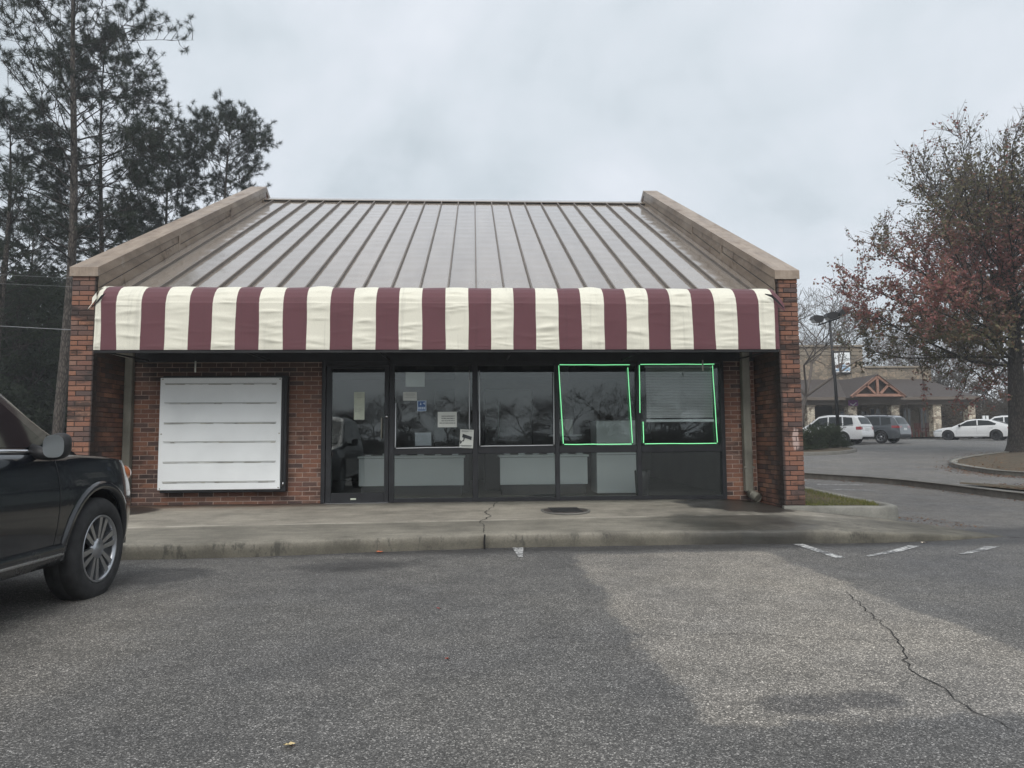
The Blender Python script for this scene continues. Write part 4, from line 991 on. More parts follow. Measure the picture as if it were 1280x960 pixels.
        for yd in sp['doors']:              # door gaps
            z0, z1 = ZS+.12, belt(yd)-.005
            P_ = [[(X(yd, z0+(z1-z0)*k/8, .0025), yd+dy+.03*math.sin(k*.4), z0+(z1-z0)*k/8) for dy in (-.003, .003)] for k in range(9)]
            mb = MB(); mb.grid(P_, smooth=False); mb.build('door_gap', M['trim'], o)
        for yd in sp['handles']:
            z = belt(yd)-.13; mb = MB(); mb.tube([(X(yd-.08, z, .008), yd-.08, z), (X(yd-.06, z, .032), yd-.06, z), (X(yd+.06, z, .032), yd+.06, z), (X(yd+.08, z, .008), yd+.08, z)], .012, 6); mb.build('door_handle', sp.get('handle', P), o)
        bl = sp['beltline']; P_ = [[(s*(gx(y, z)+e), y, z) for z, e in ((belt(y)+.012, .006), (belt(y)+.016, .014), (belt(y)+.034, .014), (belt(y)+.038, .006))] for y in [bl[0]+(bl[1]-bl[0])*k/10 for k in range(11)]]
        mb = MB(); mb.grid(P_); mb.build('window_trim', M['chrome'] if sp.get('chrome') else M['trim'], o, fix=True)
        # door mirror
        my, mz, mx = sp['mirror']; xc = s*mx; rows_ = []
        for i in range(9):
            ph = -PI/2+PI*i/8; r = []
            for k in range(16):
                a = 2*PI*k/16; cx2 = math.copysign(abs(math.cos(a))**.7, math.cos(a)); sx2 = math.copysign(abs(math.sin(a))**.7, math.sin(a))
                c_ = max(.02, math.cos(ph))**(.5 if ph < 0 else 1); r.append((xc+.072*cx2*c_, my+(.05 if ph < 0 else .10)*math.sin(ph), mz+.088*sx2*c_+.01*cx2*s))
            rows_.append(r+[r[0]])
        mb = MB(); mb.grid(rows_); mm = mb.build('door_mirror', M['trim'], o, fix=True); ORG[mm] = Vector((0, 0, 0))
        mb = MB(); mb.add([(xc+.068*math.copysign(abs(math.cos(2*PI*k/20))**.7, math.cos(2*PI*k/20)), my-.0535, mz+.073*math.copysign(abs(math.sin(2*PI*k/20))**.7, math.sin(2*PI*k/20))) for k in range(20)], [tuple(range(20))[::-1]]); mb.build('mirror_glass', M['mirror'], mm)
        mb = MB(); mb.tube([(s*(gx(my, belt(my)+.02)-.02), my+.06, belt(my)+.03), (xc-s*.05, my+.02, mz-.06)], [.05, .035], 8); mb.build('mirror_arm', M['trim'], mm)
        if sp.get('rails'):
            ra = sp['rails']; mb = MB(); mb.tube([(s*hw*.66, y, roof(y)+(.045 if 0 < i < 4 else -.01)) for i, y in enumerate([ra[0]+(ra[1]-ra[0])*k/4 for k in range(5)])], .016, 6); mb.build('roof_rail', M['trim'], o)
        # lamps follow the body at the corners
        def corner_patch(y0, y1, zlo, zhi, m, nm, ins=.0, e=.006):
            P_ = []
            for k in range(7):
                y = y0+(y1-y0)*k/6; r = []
                for j in range(5):
                    z0_, z1_ = (zlo(k/6), zhi(k/6)) if callable(zlo) else (zlo, zhi)
                    z = z0_+(z1_-z0_)*j/4; r.append((X(y, z, e), yy(y, z)+(e*.8 if y > 0 else -e*.8), z))
                P_.append(r)
            mb = MB(); mb.grid(P_); return mb.build(nm, m, o, fix=True)
        def face_patch(yend, x0, x1, z0, z1, m, nm, e=.008):
            P_ = [[(s*(x0+(x1-x0)*i/4), yy(yend, z0+(z1-z0)*j/4)+math.copysign(e, yend), z0+(z1-z0)*j/4) for i in range(5)] for j in range(5)]
            mb = MB(); mb.grid(P_); return mb.build(nm, m, o, fix=True)
        for q in sp['lamps']:
            if q[0] == 'c': corner_patch(*q[1:])
            else: face_patch(*q[1:])
    for q in sp.get('face', []):
        yend, x0, x1, z0, z1, m, nm = q; P_ = [[(x0+(x1-x0)*i/6, yy(yend, z0+(z1-z0)*j/3)+math.copysign(.012, yend), z0+(z1-z0)*j/3) for i in range(7)] for j in range(4)]
        mb = MB(); mb.grid(P_); mb.build(nm, m, o, fix=True)
    wx = hw-.115+sp.get('wout', 0)
    for yw in (sp['yf'], sp['yr']):
        for s in (-1, 1): make_wheel(o, s*wx, yw, wr, .235, s, *sp.get('wheelmat', (M['alloy'], M['alloy_dark'])), n=48 if sp.get('fine') else 24)
    return o

hlF = 2.41
suv = dict(L=4.74, W=1.93, H=1.80, wr=.385, sill=.36, yf=1.37, yr=-1.43, cat='car', paint=M['black_paint'], corner=.85, ctaper=.30, fine=True, crown=.05,
    belt=[(-2.41, 1.08), (-1.5, 1.13), (.4, 1.10), (1.05, 1.085), (1.5, 1.06), (1.8, 1.03), (2.0, .995), (2.15, .95), (2.28, .88), (2.37, .79)],
    roof=[(-2.32, 1.10), (-2.15, 1.62), (-1.98, 1.74), (-1.0, 1.79), (-.3, 1.80), (.0, 1.765), (.17, 1.70), (1.10, 1.10)],
    windows=[[(.78, 1.15), (.10, 1.60), (-.5, 1.68), (-.53, 1.15)], [(-.60, 1.15), (-.58, 1.68), (-1.25, 1.69), (-1.4, 1.16)], [(-1.5, 1.17), (-1.38, 1.68), (-1.85, 1.66), (-2.05, 1.2)]],
    pillars=[[(.95, 1.125), (.79, 1.235), (.73, 1.14)]],
    windscreen=(1.04, .2), rear_screen=(-2.27, -2.13), flare=.018, arch=M['black_paint'], chrome=.405, silltrim=M['black_paint'],
    doors=[.78, -.56, -1.45], handles=[-.4, -1.3], beltline=(-2.0, .80), mirror=(.53, 1.155, 1.09), rails=(-1.8, -.1), handle=M['chrome'],
    lamps=[('f', 2.37, .45, .68, .64, .76, M['lamp_clear'], 'headlight'),
           ('c', -2.2, -2.37, .85, 1.02, M['lamp_red'], 'tail_light'), ('f', -2.37, .45, .66, .85, 1.0, M['lamp_red'], 'tail_light')],
    face=[(2.37, -.45, .45, .55, .76, M['trim'], 'grille'), (2.37, -.6, .6, .36, .5, M['trim'], 'bumper_intake'), (-2.37, -.26, .26, .7, .83, M['plate'], 'number_plate')],
    fe=[(.2, .16), (.4, .03), (.6, 0), (.8, .03), (.95, .12), (1.15, .28)], wout=.005)
o = make_car('parked_suv', (-3.825, 4.37, -.02), 0, 'black off-road SUV with split spoke wheels parked nearest at the left', None, suv)

q = at(148, 592, 6.33)-Vector((-3.825, 4.37, -.02))     # bulging corner lenses of the headlights
for s_ in (-1, 1):
    for (cx2, cy2, cz2), (a_, b_, c_), m_, nm in (((q.x, q.y, q.z), (.075, .17, .075), M['lamp_amber'], 'turn_signal'), ((q.x-.06, q.y+.10, q.z-.17), (.08, .17, .12), M['lamp_clear'], 'headlight')):
        mb = MB(); mb.lathe([(max(.001, math.sin(PI*k/10))**.8, -math.cos(PI*k/10)) for k in range(11)], 18, 'z'); mb.v = [(s_*cx2+x*a_, cy2+y*b_, cz2+z*c_) for x, y, z in mb.v]; mb.build(nm, m_, o, fix=True)
def far_z(x, y): return gn(x, y)
wagon = dict(L=4.6, W=1.80, H=1.69, wr=.34, sill=.27, yf=1.38, yr=-1.26, cat='car', paint=M['white_paint'], corner=.6, ctaper=.16,
    belt=[(-2.3, 1.0), (-1, 1.03), (.6, .99), (1.1, .97), (1.9, .90), (2.3, .72)],
    roof=[(-2.26, 1.0), (-2.02, 1.5), (-1.85, 1.62), (-1, 1.68), (-.2, 1.69), (.25, 1.63), (1.12, .98)],
    windows=[[(.78, 1.03), (.2, 1.50), (-.32, 1.56), (-.35, 1.04)], [(-.42, 1.04), (-.40, 1.56), (-1.15, 1.56), (-1.22, 1.05)], [(-1.3, 1.05), (-1.22, 1.55), (-1.75, 1.5), (-1.85, 1.1)]],
    windscreen=(1.05, .3), rear_screen=(-2.2, -2.0), doors=[.85, -.38, -1.3], handles=[-.2, -1.1], beltline=(-1.85, .8), mirror=(.62, 1.07, .99), rails=(-1.6, .1), silltrim=M['trim'],
    lamps=[('c', 1.9, 2.28, .66, .80, M['lamp_clear'], 'headlight'), ('c', -2.02, -2.3, .80, .98, M['lamp_red'], 'tail_light'), ('f', -2.3, .58, .74, .82, .97, M['lamp_red'], 'tail_light')],
    face=[(-2.3, -.24, .24, .76, .90, M['plate'], 'number_plate'), (-2.3, -.7, .7, .28, .40, M['trim'], 'rear_bumper'), (2.3, -.4, .4, .5, .66, M['trim'], 'grille')])
hd = math.atan2(.60, .80)   # both parked SUVs head away and to the left
make_car('parked_suv', (21.1, 42.0, far_z(21.1, 42.0)), hd, 'white estate style SUV with roof rails parked beyond the hedge', 'cars parked at the restaurant', wagon)
cuv = dict(wagon); cuv.update(paint=M['slate_paint'], W=1.86, H=1.64, wr=.36, L=4.65,
    lamps=[('c', 1.9, 2.3, .70, .82, M['lamp_clear'], 'headlight'), ('c', -1.9, -2.32, .88, 1.02, M['lamp_red'], 'tail_light'), ('f', -2.32, .42, .76, .90, 1.0, M['lamp_red'], 'tail_light')],
    face=[(-2.32, -.24, .24, .76, .88, M['plate'], 'number_plate'), (-2.32, -.75, .75, .3, .5, M['trim'], 'rear_bumper')])
make_car('parked_suv', (24.1, 43.3, far_z(24.1, 43.3)), hd, 'dark grey SUV parked right beside the white one', 'cars parked at the restaurant', cuv)
sedan = dict(L=4.88, W=1.84, H=1.445, wr=.34, sill=.24, yf=1.50, yr=-1.32, cat='car', paint=M['white_paint'], corner=.65, ctaper=.17,
    belt=[(-2.44, .92), (-1.5, 1.0), (.2, .95), (1.0, .92), (1.8, .84), (2.3, .72), (2.44, .62)],
    roof=[(-2.05, 1.0), (-1.5, 1.22), (-1.0, 1.38), (-.3, 1.44), (.1, 1.43), (.45, 1.36), (1.25, .92)],
    windows=[[(.85, .98), (.35, 1.28), (-.2, 1.36), (-.23, .99)], [(-.30, .99), (-.28, 1.36), (-.9, 1.31), (-1.35, 1.10), (-1.3, 1.03)]],
    windscreen=(1.18, .48), rear_screen=(-1.95, -1.05), doors=[.95, -.26, -1.15], handles=[-.1, -1.05], beltline=(-1.3, .85), mirror=(.75, .99, .99), wheelmat=(M['alloy_dark'], M['alloy_dark']),
    lamps=[('c', 1.85, 2.4, .60, .70, M['lamp_clear'], 'headlight'), ('c', -1.98, -2.44, .76, .86, M['lamp_red'], 'tail_light'), ('f', -2.44, .3, .74, .76, .84, M['lamp_red'], 'tail_light')],
    face=[(-2.44, -.24, .24, .62, .74, M['plate'], 'number_plate'), (-2.44, -.7, .7, .26, .40, M['trim'], 'rear_diffuser'), (2.44, -.6, .6, .3, .48, M['trim'], 'grille')],
    re=[(.2, .12), (.35, 0), (.6, .0), (.8, .02), (1, .05)])
h2 = math.atan2(.67, .74)
make_car('parked_sedan', (34.45, 47.9, far_z(34.45, 47.9)), h2, 'white saloon with black wheels parked across from the restaurant end', 'cars parked at the restaurant', sedan)
w2 = dict(wagon); w2.update(H=1.62)
make_car('parked_hatchback', (38.4, 50.8, far_z(38.4, 50.8)), h2, 'white car mostly hidden behind the saloon and the tree trunk', 'cars parked at the restaurant', w2)
# ---------------------------------------------------------------- restaurant across the lot
def stone_fn(sc, c1, c2, c3, mort):
    def fn(t, b):
        p = t.pos(); mp = t.map(p, (1, 1, 1.5)); e = t.voro(mp, sc, 'DISTANCE_TO_EDGE'); v = t.xyz(t.voro(mp, sc, out='Color'))
        k = t.ramp(v[0], [(0, c1), (.5, c2), (1, c3)]); k = t.mix(t.sstep(e, .06, .02), k, mort)
        t.put(b.inputs['Base Color'], t.mix(1, k, t.ramp(t.noise(p, 5, 4), [(.3, .8), (.7, 1.15)]), 'MULTIPLY')); t.put(b.inputs['Normal'], t.bump(t.sstep(e, 0, .1), .6, .03)); b.inputs['Roughness'].default_value = .85
    return fn
M['stone'] = mat('fieldstone cladding', fn=stone_fn(2.6, (.15, .125, .095), (.24, .20, .15), (.32, .25, .18), (.16, .14, .115)))
M['stone_col'] = mat('pale fieldstone', fn=stone_fn(4.2, (.2, .15, .11), (.6, .53, .42), (.7, .64, .52), (.2, .17, .14)))
M['shingle'] = mat('brown shingles', rough=.9, fn=grain((.06, .05, .046), .25, 6, 14, .4)); M['timber'] = mat('pinkish brown timber', rough=.7, fn=grain((.30, .165, .12), .2, 3)); M['fascia'] = mat('brown fascia board', (.14, .115, .095), .7)
M['stucco'] = mat('tan stucco', rough=.9, fn=grain((.24, .205, .16), .12, 2)); M['dark_win'] = mat('dark window glass', (.02, .024, .028), .08, spec=.8); M['win_frame'] = mat('tan window frame', (.3, .25, .2), .6)
ZR = g(0, 56)
def y2z(py, Y, px=1080): return at(px, py, Y).z
rs = thing('restaurant_building', (30, 56, ZR), 'stone clad restaurant with a brown shingled porch and timber gable', 'restaurant')
mb = MB(); XW = atx(1078, 58, 445); XE = atx(1164, 58, 470)
mb.box(14, XW, 58, 75, ZR-.3, y2z(434, 58)); mb.build('tall_wall', M['stone'], rs)
mb = MB(); mb.box(XW+.003, XE, 58.004, 75, ZR-.3, y2z(460, 58, 1120)); mb.build('low_wall', M['stone'], rs)
mb = MB(); za = y2z(434, 58); zb2 = y2z(460, 58, 1120); mb.cbox(13.9, XW+.12, 57.85, 75, za, za+.17, .02); mb.cbox(13.95, XW+.06, 57.93, 57.99, za-.35, za-.27, .02); mb.build('cornice', M['stucco'], rs)
mb = MB(); mb.cbox(XW+.125, XE+.15, 57.86, 75, zb2, zb2+.15, .02); mb.build('cornice', M['stucco'], rs)
mb = MB(); mb.box(14.1, XW, 57.96, 57.998, za-.65, za-.35); mb.build('frieze', M['stucco'], rs)
# porch roof, hipped at the right
ye = 52.6; ze, zt_ = y2z(496, 52.6, 1150), y2z(474, 58, 1150); xe0, xe1 = 12, atx(1224, 52.6, 497)
mb = MB(); mb.add([(xe0, ye, ze), (xe1, ye, ze), (XE-.6, 58.0, zt_), (xe0, 58.0, zt_), (xe1, 66, ze), (XE-.6, 62, zt_)], [(0, 1, 2, 3), (1, 4, 5, 2)]); mb.add([(xe0, ye, ze-.03), (xe1, ye, ze-.03), (xe1, 66, ze-.03), (xe0, 57.9, ze-.03)], [(3, 2, 1, 0)]); mb.build('porch_roof', M['shingle'], rs)
mb = MB(); mb.box(xe0, xe1, ye-.06, ye-.003, ze-.22, ze+.01); mb.box(xe1-.003, xe1+.05, ye-.06, 66, ze-.22, ze+.008); mb.build('fascia_board', M['fascia'], rs)
mb = MB(); mb.box(xe0, xe1-.5, ye+.45, ye+.75, ze-.55, ze-.04); mb.build('porch_beam', M['fascia'], rs)
# gable with open truss
yg = 51.9; gx0, gx1, gxm, zap = atx(1068, yg, 495), atx(1127, yg, 495), atx(1096, yg, 470), y2z(470, yg, 1096); ez = y2z(494, yg, 1096)
mb = MB(); mb.add([(gx0-.35, yg-.15, ez-.17), (gxm, yg-.15, zap+.12), (gxm, 58, zap+.12), (gx0-.35, 58, ez-.17)], [(0, 1, 2, 3)]); mb.add([(gx1+.35, yg-.15, ez-.17), (gxm, yg-.15, zap+.12), (gxm, 58, zap+.12), (gx1+.35, 58, ez-.17)], [(0, 3, 2, 1)]); mb.build('gable_roof', M['shingle'], rs)
def gb(p0, p1, w_=.2, nm='truss_member'): mb = MB(); mb.bar((p0[0], yg, p0[1]), (p1[0], yg, p1[1]), .16, w_, upv=(0, 0, 1)); mb.build(nm, M['timber'], rs)
gb((gx0-.25, ez-.12), (gxm, zap-.02)); gb((gx1+.25, ez-.12), (gxm+.04, zap-.02)); gb((gx0+.05, ez), (gx1-.05, ez), .2); 
mb = MB(); mb.box(gxm-.09, gxm+.09, yg-.07, yg+.07, ez+.11, zap-.2); mb.build('truss_member', M['timber'], rs)
gb((gxm-.2, ez+.11), (gxm-.88, ez+.80), .15); gb((gxm+.2, ez+.11), (gxm+.88, ez+.80), .15)
mb = MB(); mb.add([(gx0, yg+.25, ez-.05), (gx1, yg+.25, ez-.05), (gxm, yg+.25, zap-.1)], [(0, 1, 2)]); mb.build('gable_infill', M['shingle'], rs)
for px0, px1 in ((1009.5, 1019), (1061, 1072), (1115, 1125), (1167, 1177), (1211, 1220)):
    x0, x1 = atx(px0, 53, 525), atx(px1, 53, 525)
    mb = MB(); mb.cbox(x0, x1, 53.0, 53.6, ZR-.3, y2z(508, 53), .02); mb.build('porch_column', M['stone_col'], rs)
    mb = MB(); mb.cbox(x0-.06, x1+.06, 52.94, 53.66, y2z(508, 53)+.003, y2z(508, 53)+.1, .02); mb.build('column_cap', M['stucco'], rs)
    xm = (x0+x1)/2; mb = MB(); mb.box(xm-.08, xm+.08, 53.2, 53.36, y2z(508, 53)+.1, ze-.5); mb.bar((xm, 53.28, 3.72), (xm-.5, 53.28, 4.02), .1); mb.bar((xm, 53.28, 3.72), (xm+.5, 53.28, 4.02), .1); mb.build('brace', M['timber'], rs)
for pa, pb, z0, z1, n in ((1043, 1056, 1.3, 3.4, 2), (1076, 1084, 1.15, 3.4, 1), (1088, 1101, 1.15, 3.6, 2), (1129, 1139, 1.6, 3.6, 2), (1150, 1159, 1.6, 3.6, 2)):
    a, b = atx(pa, 57.9, 525), atx(pb, 57.9, 525)
    mb = MB(); mb.box(a, b, 57.9, 57.99, z0, z1); w_ = mb.build('window', M['win_frame'], rs); ORG[w_] = ORG[rs]
    mb = MB(); k_ = (b-a)/n
    for i in range(n):
        mb = MB(); mb.box(a+k_*i+.07, a+k_*(i+1)-.07, 57.88, 57.897, z0+.09, z1-.09); mb.build('pane', M['dark_win'], w_)
mb = MB(); mb.box(17, atx(1040, 57.7), 57.7, 57.9, 1.1, 3.75); mb.build('entry_recess', M['shingle'], rs)
sg = thing('restaurant_sign', (atx(1051, 57.7), 57.7, 6.9), 'framed white sign with dark arched letters and a pale blue hill on the stone wall', 'sign')
mb = MB(); SX0, SX1 = atx(1041, 57.8, 453), atx(1062.5, 57.8, 453)
mb = MB(); mb.cbox(SX0-.05, SX1+.05, 57.74, 57.9, y2z(467, 57.8), y2z(439, 57.8), .02); mb.build('frame', M['bronze'], sg)
z0s, z1s = y2z(466, 57.8), y2z(440, 57.8); mb = MB(); mb.box(SX0+.03, SX1-.03, 57.715, 57.738, z0s+.05, z1s-.05); mb.build('face', M['white_board'], sg)
mb = MB(); W_ = SX1-SX0-.06; H_ = z1s-z0s-.1
def SP(u, v): return (SX0+.03+W_*u, z0s+.05+H_*v)
mb.prism([SP(.02, .08), SP(.25, .2), SP(.45, .3), (SP(.62, .42)), SP(.8, .28), SP(.98, .22), SP(.98, .06), SP(.02, .05)], 'y', 57.700, 57.712); mb.build('hill', mat('pale blue print on sign', (.35, .47, .6), .6), sg, fix=True)
mb = MB()
mb.prism([SP(.04, .28), SP(.3, .42), SP(.5, .5), SP(.62, .43), SP(.45, .32), SP(.2, .18)], 'y', 57.703, 57.711); mb.prism([SP(.68, .42), SP(.93, .5), SP(.93, .38), SP(.75, .36)], 'y', 57.703, 57.711); mb.build('brown_band', mat('brown print on sign', (.16, .10, .085), .6), sg, fix=True)
def txt(s, loc, size, m, parent, name='lettering', rotx=PI/2, rz=0., ry=0.):
    cu = bpy.data.curves.new(name, 'FONT'); cu.body = s; cu.size = size; cu.extrude = .004; cu.align_x = 'CENTER'; cu.align_y = 'CENTER'
    tmp = bpy.data.objects.new(name+'_tmp', cu); col.objects.link(tmp); dg = bpy.context.evaluated_depsgraph_get(); me = bpy.data.meshes.new_from_object(tmp.evaluated_get(dg))
    bpy.data.objects.remove(tmp); me.materials.clear(); me.materials.append(m)
    o = bpy.data.objects.new(name, me); col.objects.link(o); o.parent = parent; o.location = Vector(loc)-off(parent); o.rotation_euler = (rotx, ry, rz); return o
for ch, u, v, ry in (('<', .14, .70, -.45), ('O', .34, .80, -.15), ('O', .50, .83, 0), ('S', .64, .81, .1), ('L', .78, .77, .3), ('\u2013', .88, .68, -.4)):
    q = SP(u, v); txt(ch, (q[0], 57.705, q[1]), .42, M['ink'], sg, 'letter', ry=ry)
mb = MB()
for k, (a, b) in enumerate(((.3, .8), (.25, .85), (.3, .75))): mb.box(SP(a, 0)[0], SP(b, 0)[0], 57.705, 57.711, SP(0, .66-.06*k)[1], SP(0, .68-.06*k)[1])
mb.build('small_print', M['faint_ink'], sg)
o = thing('banner', (28.6, 52.9, 3.6), 'small purple banner hung at the top of a porch column', 'banner'); mb = MB(); BX0 = atx(1060, 52.9); mb.cbox(BX0, BX0+.75, 52.86, 52.90, y2z(507, 52.9), y2z(498.5, 52.9), .01); mb.build('cloth', mat('purple cloth', (.16, .04, .17), .8), o); mb = MB(); mb.tube([(BX0+.15, 52.85, 3.72), (BX0+.35, 52.84, 3.6), (BX0+.6, 52.85, 3.8)], .04, 6); mb.build('emblem', M['plate'], o)
# rocking chairs on the porch
M['red_wood'] = mat('red painted wood', (.13, .035, .03), .6)
def chair(x, y, lb):
    z = ZR+.05; o = thing('porch_chair', (x, y, z), lb, 'chair', 'chairs on the restaurant porch')
    mb = MB(); mb.box(x-.28, x+.28, y-.25, y+.25, z+.40, z+.44); mb.build('seat', M['red_wood'], o)
    for k in range(4): mb = MB(); mb.bar((x-.22+.147*k, y+.25, z+.44), (x-.22+.147*k, y+.38, z+1.1), .08, .03); mb.build('back_slat', M['red_wood'], o)
    for sx in (-1, 1):
        for sy in (-1, 1): mb = MB(); mb.box(x+sx*.28-.03, x+sx*.28+.03, y+sy*.22-.03, y+sy*.22+.03, z, z+(.66 if sy < 0 else .44)); mb.build('leg', M['red_wood'], o)
        mb = MB(); mb.box(x+sx*.28-.05, x+sx*.28+.05, y-.3, y+.27, z+.665, z+.70); mb.build('armrest', M['red_wood'], o)
c0 = [(31.6, 'red wooden chair nearest the gable on the porch'), (32.5, 'red wooden chair left of the porch windows'), (33.6, 'red wooden chair under the left porch window'), (34.5, 'red wooden chair beside the fourth porch column')]
for x, lb in c0: chair(x+.9, 54.2, lb)
for x, lb in ((atx(1228, 56.5), 'left of two small pale posts behind the white saloon'), (atx(1232.5, 56.5), 'right of two small pale posts behind the white saloon')):
    o = thing('marker_post', (x, 56.5, ZR), lb, 'post', 'pale posts beyond the cars'); mb = MB(); mb.cbox(x-.11, x+.11, 56.45, 56.55, ZR, ZR+1.75, .01); mb.build('post', M['plate'], o); mb = MB(); mb.box(x-.09, x+.09, 56.44, 56.448, ZR+1.3, ZR+1.68); mb.build('marker_face', M['white_board'], o)
sd_ = sheet('porch_paving', [24, 30, 36, 42], [52.2, 55, 58], lambda x, y: ZR+.06, M['kerb_light'])

# car park lamp with three heads
ly = 36.5; lx = atx(1043, 36.5, 480); lz = gn(lx, ly)+.1
lp = thing('car_park_lamp', (lx, ly, lz), 'tall dark lamp post with three floodlight heads above the hedge', 'lamp post')
ztp = 7.35
mb = MB(); mb.tube([(lx+.12, ly, lz), (lx+.05, ly, (lz+ztp)/2), (lx-.12, ly, ztp)], [.095, .08, .06], 10); mb.build('pole', M['trim'], lp)
mb = MB(); mb.lathe([(0, .5), (.17, .5), (.18, 0)], 12, 'z', (lx+.12, ly, lz-.1)); mb.build('footing', M['kerb_light'], lp)
mb = MB(); mb.bar((lx-.75, ly, 7.05), (lx+.45, ly, 7.45), .07); mb.build('crossarm', M['trim'], lp)
for dx, z, ry, sc in ((-.78, 7.38, .15, 1), (-.02, 7.55, -.1, 1.05), (.62, 7.75, -.6, 1)):
    mb = MB(); c, s_ = math.cos(ry), math.sin(ry)
    pts = [(-.30, -.05), (-.26, .12), (-.12, .17), (.2, .17), (.3, .1), (.22, -.14), (-.12, -.2)]
    mb.prism([(lx+dx+sc*(a*c+b*s_), z+sc*(b*c-a*s_)) for a, b in pts], 'y', ly-.2, ly+.2); h_ = mb.build('lamp_head', M['trim'], lp, fix=True); ORG[h_] = ORG[lp]
    mb = MB(); mb.prism([(lx+dx+sc*(a*c+b*s_), z+sc*(b*c-a*s_)) for a, b in ((-.27, -.06), (-.13, -.205), (.2, -.15), (.18, -.165), (-.135, -.225), (-.285, -.075))], 'y', ly-.17, ly+.17); mb.build('lens', M['lamp_clear'], h_, fix=True)
    mb = MB(); mb.tube([(lx+dx+.1, ly, z-.1), (lx+dx*.9+.08, ly, 7.3+dx*.33)], .03, 6); mb.build('knuckle', M['trim'], lp)

# ---------------------------------------------------------------- vegetation
def leafmat(name, stops, rough=.75, trans=.0, big=.5):
    def fn(t, b):
        r = t.new('ShaderNodeAttribute', attribute_name='rnd').outputs['Fac']; n = t.noise(t.obj(), big, 3)
        c = t.ramp(t.math('ADD', t.math('MULTIPLY', r, .65), t.math('MULTIPLY', n, .35)), stops)
        t.put(b.inputs['Base Color'], c); b.inputs['Roughness'].default_value = rough; b.inputs['Specular IOR Level'].default_value = .3
    m = mat(name, rough=rough, fn=fn); t = NT(m.node_tree); b = t.n['Principled BSDF']; tl = t.new('ShaderNodeBsdfTranslucent'); mx = t.new('ShaderNodeMixShader'); mx.inputs[0].default_value = .32
    t.l.new(b.inputs['Base Color'].links[0].from_socket, tl.inputs[0]); t.l.new(b.outputs[0], mx.inputs[1]); t.l.new(tl.outputs[0], mx.inputs[2]); t.l.new(mx.outputs[0], t.n['Material Output'].inputs[0])
    return m
M['needles'] = leafmat('pine needles', [(.15, (.018, .026, .021)), (.45, (.030, .043, .031)), (.7, (.05, .063, .042)), (.9, (.075, .08, .05))])
M['evergreen'] = leafmat('dark evergreen leaves', [(.15, (.016, .024, .016)), (.5, (.032, .046, .028)), (.85, (.06, .076, .042))])
M['hedge'] = leafmat('hedge leaves', [(.15, (.014, .022, .012)), (.5, (.032, .045, .024)), (.85, (.075, .085, .045))])
M['autumn'] = leafmat('autumn leaves', [(.12, (.14, .12, .08)), (.3, (.13, .13, .065)), (.42, (.22, .13, .09)), (.55, (.28, .12, .105)), (.66, (.38, .16, .15)), (.78, (.19, .15, .08)), (.95, (.12, .13, .065))], big=.32)
M['dead_leaf'] = leafmat('fallen leaves', [(.15, (.06, .03, .02)), (.5, (.16, .075, .035)), (.75, (.24, .12, .05)), (.95, (.3, .22, .12))])
def bark_fn(c):
    def fn(t, b):
        p = t.obj(); n = t.voro(t.map(p, (17, 17, 4.5)), 1, 'DISTANCE_TO_EDGE'); f = t.noise(t.map(p, (4, 4, 1)), 3, 5, .7)
        t.put(b.inputs['Base Color'], t.mix(t.sstep(n, .22, .05), t.mix(f, tuple(x*.6 for x in c), tuple(x*1.45 for x in c)), tuple(x*.35 for x in c))); t.put(b.inputs['Normal'], t.bump(t.math('ADD', n, f), .8, .04)); b.inputs['Roughness'].default_value = .95
    return fn
M['pine_bark'] = mat('pine bark', fn=bark_fn((.105, .09, .078))); M['bark'] = mat('grey brown bark', fn=bark_fn((.055, .048, .042))); M['twig'] = mat('bare twigs', (.12, .095, .088), .9); M['twig_far'] = mat('bare far twigs', (.13, .11, .095), .9)

def prisms(S, k=4):
    """S: array n x 8 (p0, p1, r0, r1) -> vertices and quads"""
    S = np.asarray(S, float); p0, p1, r0, r1 = S[:, :3], S[:, 3:6], S[:, 6], S[:, 7]; d = p1-p0; d /= np.linalg.norm(d, axis=1, keepdims=True)+1e-9
    u = np.where(np.abs(d[:, 2:3]) < .9, [[0, 0, 1.]], [[0, 1., 0]]); a = np.cross(d, u); a /= np.linalg.norm(a, axis=1, keepdims=True); b = np.cross(a, d)
    an = np.arange(k)*2*PI/k; ca, sa = np.cos(an), np.sin(an)
    ring = a[:, None]*ca[None, :, None]+b[:, None]*sa[None, :, None]
    V = np.concatenate([p0[:, None]+ring*r0[:, None, None], p1[:, None]+ring*r1[:, None, None]], 1).reshape(-1, 3)
    i = np.arange(len(S))[:, None]*2*k; j = np.arange(k); F = np.stack([i+j, i+(j+1) % k, i+k+(j+1) % k, i+k+j], -1).reshape(-1, 4)
    return V, F
def rdirs(n, rng):
    v = rng.normal(size=(n, 3)); return v/np.linalg.norm(v, axis=1, keepdims=True)
def quads(C, sx, sy, rng, D=None):
    n = len(C); a = rdirs(n, rng) if D is None else D; b = np.cross(a, rdirs(n, rng)); b /= np.linalg.norm(b, axis=1, keepdims=True)+1e-9
    a = a*np.asarray(sx).reshape(-1, 1); b = b*np.asarray(sy).reshape(-1, 1)
    V = np.stack([C-a*.5, C+b*.5+a*.08, C+a*.5, C-b*.5+a*.08], 1).reshape(-1, 3); return V, np.arange(n*4).reshape(-1, 4)
